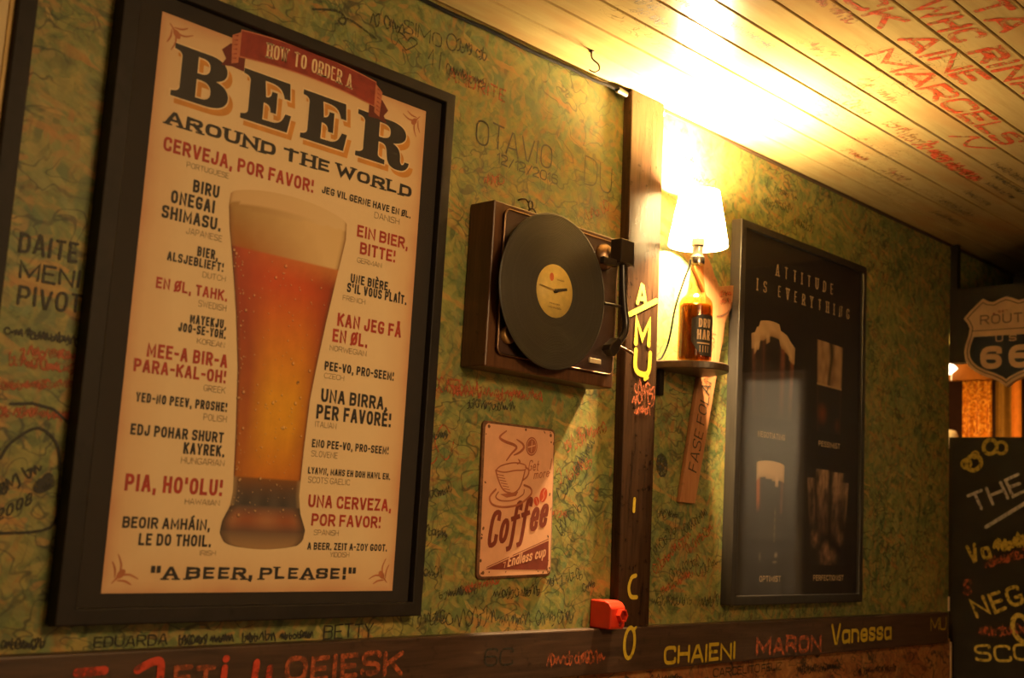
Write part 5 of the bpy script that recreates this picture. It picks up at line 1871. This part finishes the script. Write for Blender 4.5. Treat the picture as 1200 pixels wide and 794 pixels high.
scribble(mb, 0.10, 1.055, 0.16, 0.03, fcb, 0.006, 0.15)
mb.build('red_writing', M_REDFAINT, cb)

# ------------------------------------------------------------------ cable and hook
cbl = thing('ceiling_cable', 'black cable running along the ceiling edge to the post top', 'cable', (-0.2, 0, 2.265))
pts = [(-0.30, -0.006, 2.2685)]
for k in range(1, 30):
    x = -0.30 + k * 0.0485
    pts.append((x, -0.0058, 2.2685 + 0.0012 * math.sin(k * 1.3)))
pts[-2] = (1.058, -0.009, 2.2700)
pts[-1] = (1.100, -0.014, 2.2655)
mb = MB(); mb.tube(smooth(pts, 3), 0.0038, 8)
mb.build('cable_run', M_CABLE, cbl)
mb = MB(); mb.tube([(1.082, -0.013, 2.2675), (1.110, -0.0150, 2.2635)], [0.0075, 0.0070], 12)
mb.build('taped_end', M_TAPE, cbl)['label'] = 'silver taped end'
cj = thing('cable_clip', 'crumpled silver clip at the right of the post top', 'clip', (1.252, 0, 2.258))
mb = MB()
mb.tube(smooth([(1.2415, -0.0075, 2.271), (1.247, -0.014, 2.268), (1.254, -0.011, 2.262), (1.260, -0.006, 2.2655), (1.263, -0.0055, 2.272)], 5), 0.0050, 10)
mb.build('metal_band', M_TAPE, cj)
mb = MB(); mb.lathe([(0.0045, -0.001), (0.0045, -0.018), (0.002, -0.0195), (0.0, -0.0195)], 1.252, 2.2655, 12, axis='y')
mb.build('clip_screw', M_STEEL, cj)

hk = thing('ceiling_hook', 'small dark screw hook hanging from the ceiling boards', 'hook', (0.905, -0.087, 2.235))
mb = MB()
hp = [(0.905, -0.087, ZC + 0.004), (0.905, -0.087, ZC - 0.010), (0.909, -0.089, ZC - 0.018), (0.919, -0.095, ZC - 0.026), (0.921, -0.096, ZC - 0.037), (0.912, -0.091, ZC - 0.044), (0.902, -0.085, ZC - 0.040)]
mb.tube(smooth(hp, 5), 0.0017, 8)
mb.build('hook_wire', M_STEEL, hk)
mb = MB(); mb.lathe([(0.0055, ZC - 0.0002), (0.0050, ZC - 0.0022), (0.0, ZC - 0.0022)], 0.905, -0.087, 14)
mb.build('hook_collar', M_STEEL, hk)

# ------------------------------------------------------------------ seen through the opening
M_SEQ = None
t = NT('orange sequin cloth')
vo = t.n('TexVoronoi', None, Vector=t.mapping(t.pos(), scale=(1, 150, 150)), Scale=1.0)
csq = t.n('SeparateColor', None, i0=vo.outputs['Color'])
cq = t.ramp(csq.outputs[0], [(0.1, (0.30, 0.085, 0.008)), (0.55, (0.62, 0.22, 0.018)), (0.95, (0.85, 0.45, 0.08))])
M_SEQ = t.done(t.bsdf(cq, 0.35, 0.3))


def drape(name, label, y0, y1, x, z0, z1, m, folds, amp):
    mb = MB()
    n = 60
    vs = []
    for z in (z0, z1):
        for i in range(n + 1):
            f_ = i / n
            k = amp * math.sin(f_ * folds * 2 * PI)
            vs.append((x + k, lerp(y0 + (0.0 if z == z1 else 0.012), y1, f_), z))
    vs += [(a + 0.004, b, c) for a, b, c in vs]
    N = n + 1
    fs = []
    for i in range(n):
        fs.append((i, i + 1, N + i + 1, N + i))
        fs.append((2 * N + i, 3 * N + i, 3 * N + i + 1, 2 * N + i + 1))
        fs.append((i, 2 * N + i, 2 * N + i + 1, i + 1))
        fs.append((N + i, N + i + 1, 3 * N + i + 1, 3 * N + i))
    fs += [(0, N, 3 * N, 2 * N), (n, 2 * N + n, 3 * N + n, N + n)]
    mb.add(vs, fs, 0, True)
    o = mb.build(name, m)
    return tag(o, label, 'curtain')


XQ = 3.40
drape('curtain', 'glittering orange curtain seen through the opening under the shield sign', 0.205, 0.098, XQ, 0.02, 1.955, M_SEQ, 3, 0.006)
drape('curtain', 'dull olive brown curtain seen through the opening, beside the glittering one', 0.092, 0.032, XQ + 0.02, 0.02, 1.955, plain('olive brown cloth', (0.20, 0.10, 0.012), 0.8, 0.2), 1.5, 0.010)
drape('curtain', 'narrow plain orange curtain strip at the right edge of the opening', 0.028, -0.006, XQ, 0.02, 1.955, plain('orange cloth', (0.55, 0.18, 0.02), 0.7, 0.15), 1, 0.004)
pl_ = thing('curtain_pelmet', 'orange wooden pelmet above the curtains in the lit opening', 'pelmet', (XQ - 0.02, 0.1, 1.905))
mb = MB(); mb.box(XQ - 0.045, XQ - 0.02, -0.16, 0.30, 1.908, 1.975)
mb.build('pelmet_board', plain('orange brown wood', (0.15, 0.052, 0.007), 0.8, 0.25, 20.0, Specular_IOR_Level=0.1), pl_, bevel=0.003)
mb = MB()
mb.tube([(XQ - 0.047, 0.205 + 0.022 * math.cos(a), 1.916 + 0.036 * math.sin(a)) for a in [PI * 0.5 * k / 8 - 0.2 for k in range(9)]], 0.0022, 6)
mb.build('pale_hoop', M_WHITE, pl_)
lt_ = thing('wall_light', 'tiny white lit wall light at the top left of the opening', 'light', (XQ - 0.06, 0.23, 1.92))
t = NT('lit white glass')
mb = MB(); mb.prism([(0.252, 1.970), (0.252, 1.922), (0.224, 1.934), (0.202, 1.952), (0.216, 1.966)], XQ - 0.075, XQ - 0.047, ax='x')
mb.build('light_glass', t.done(t.n('Emission', None, Color=(1.0, 0.86, 0.6, 1), Strength=5.0).outputs[0]), lt_, bevel=0.002)
wt = thing('side_table', 'white topped table glimpsed at the lower left of the opening', 'table', (XQ - 0.15, 0.29, 0.0))
mb = MB(); mb.lathe([(0.0, 1.664), (0.088, 1.664), (0.090, 1.670), (0.090, 1.706), (0.082, 1.722), (0.0, 1.729)], XQ - 0.10, 0.275, 40, cap=False)
mb.build('table_top', M_WHITE, wt)
mb = MB(); mb.lathe([(0.10, 0.0), (0.10, 0.02), (0.02, 0.04), (0.02, 1.664)], XQ - 0.10, 0.275, 24)
mb.build('pedestal', M_DARKWOOD, wt)
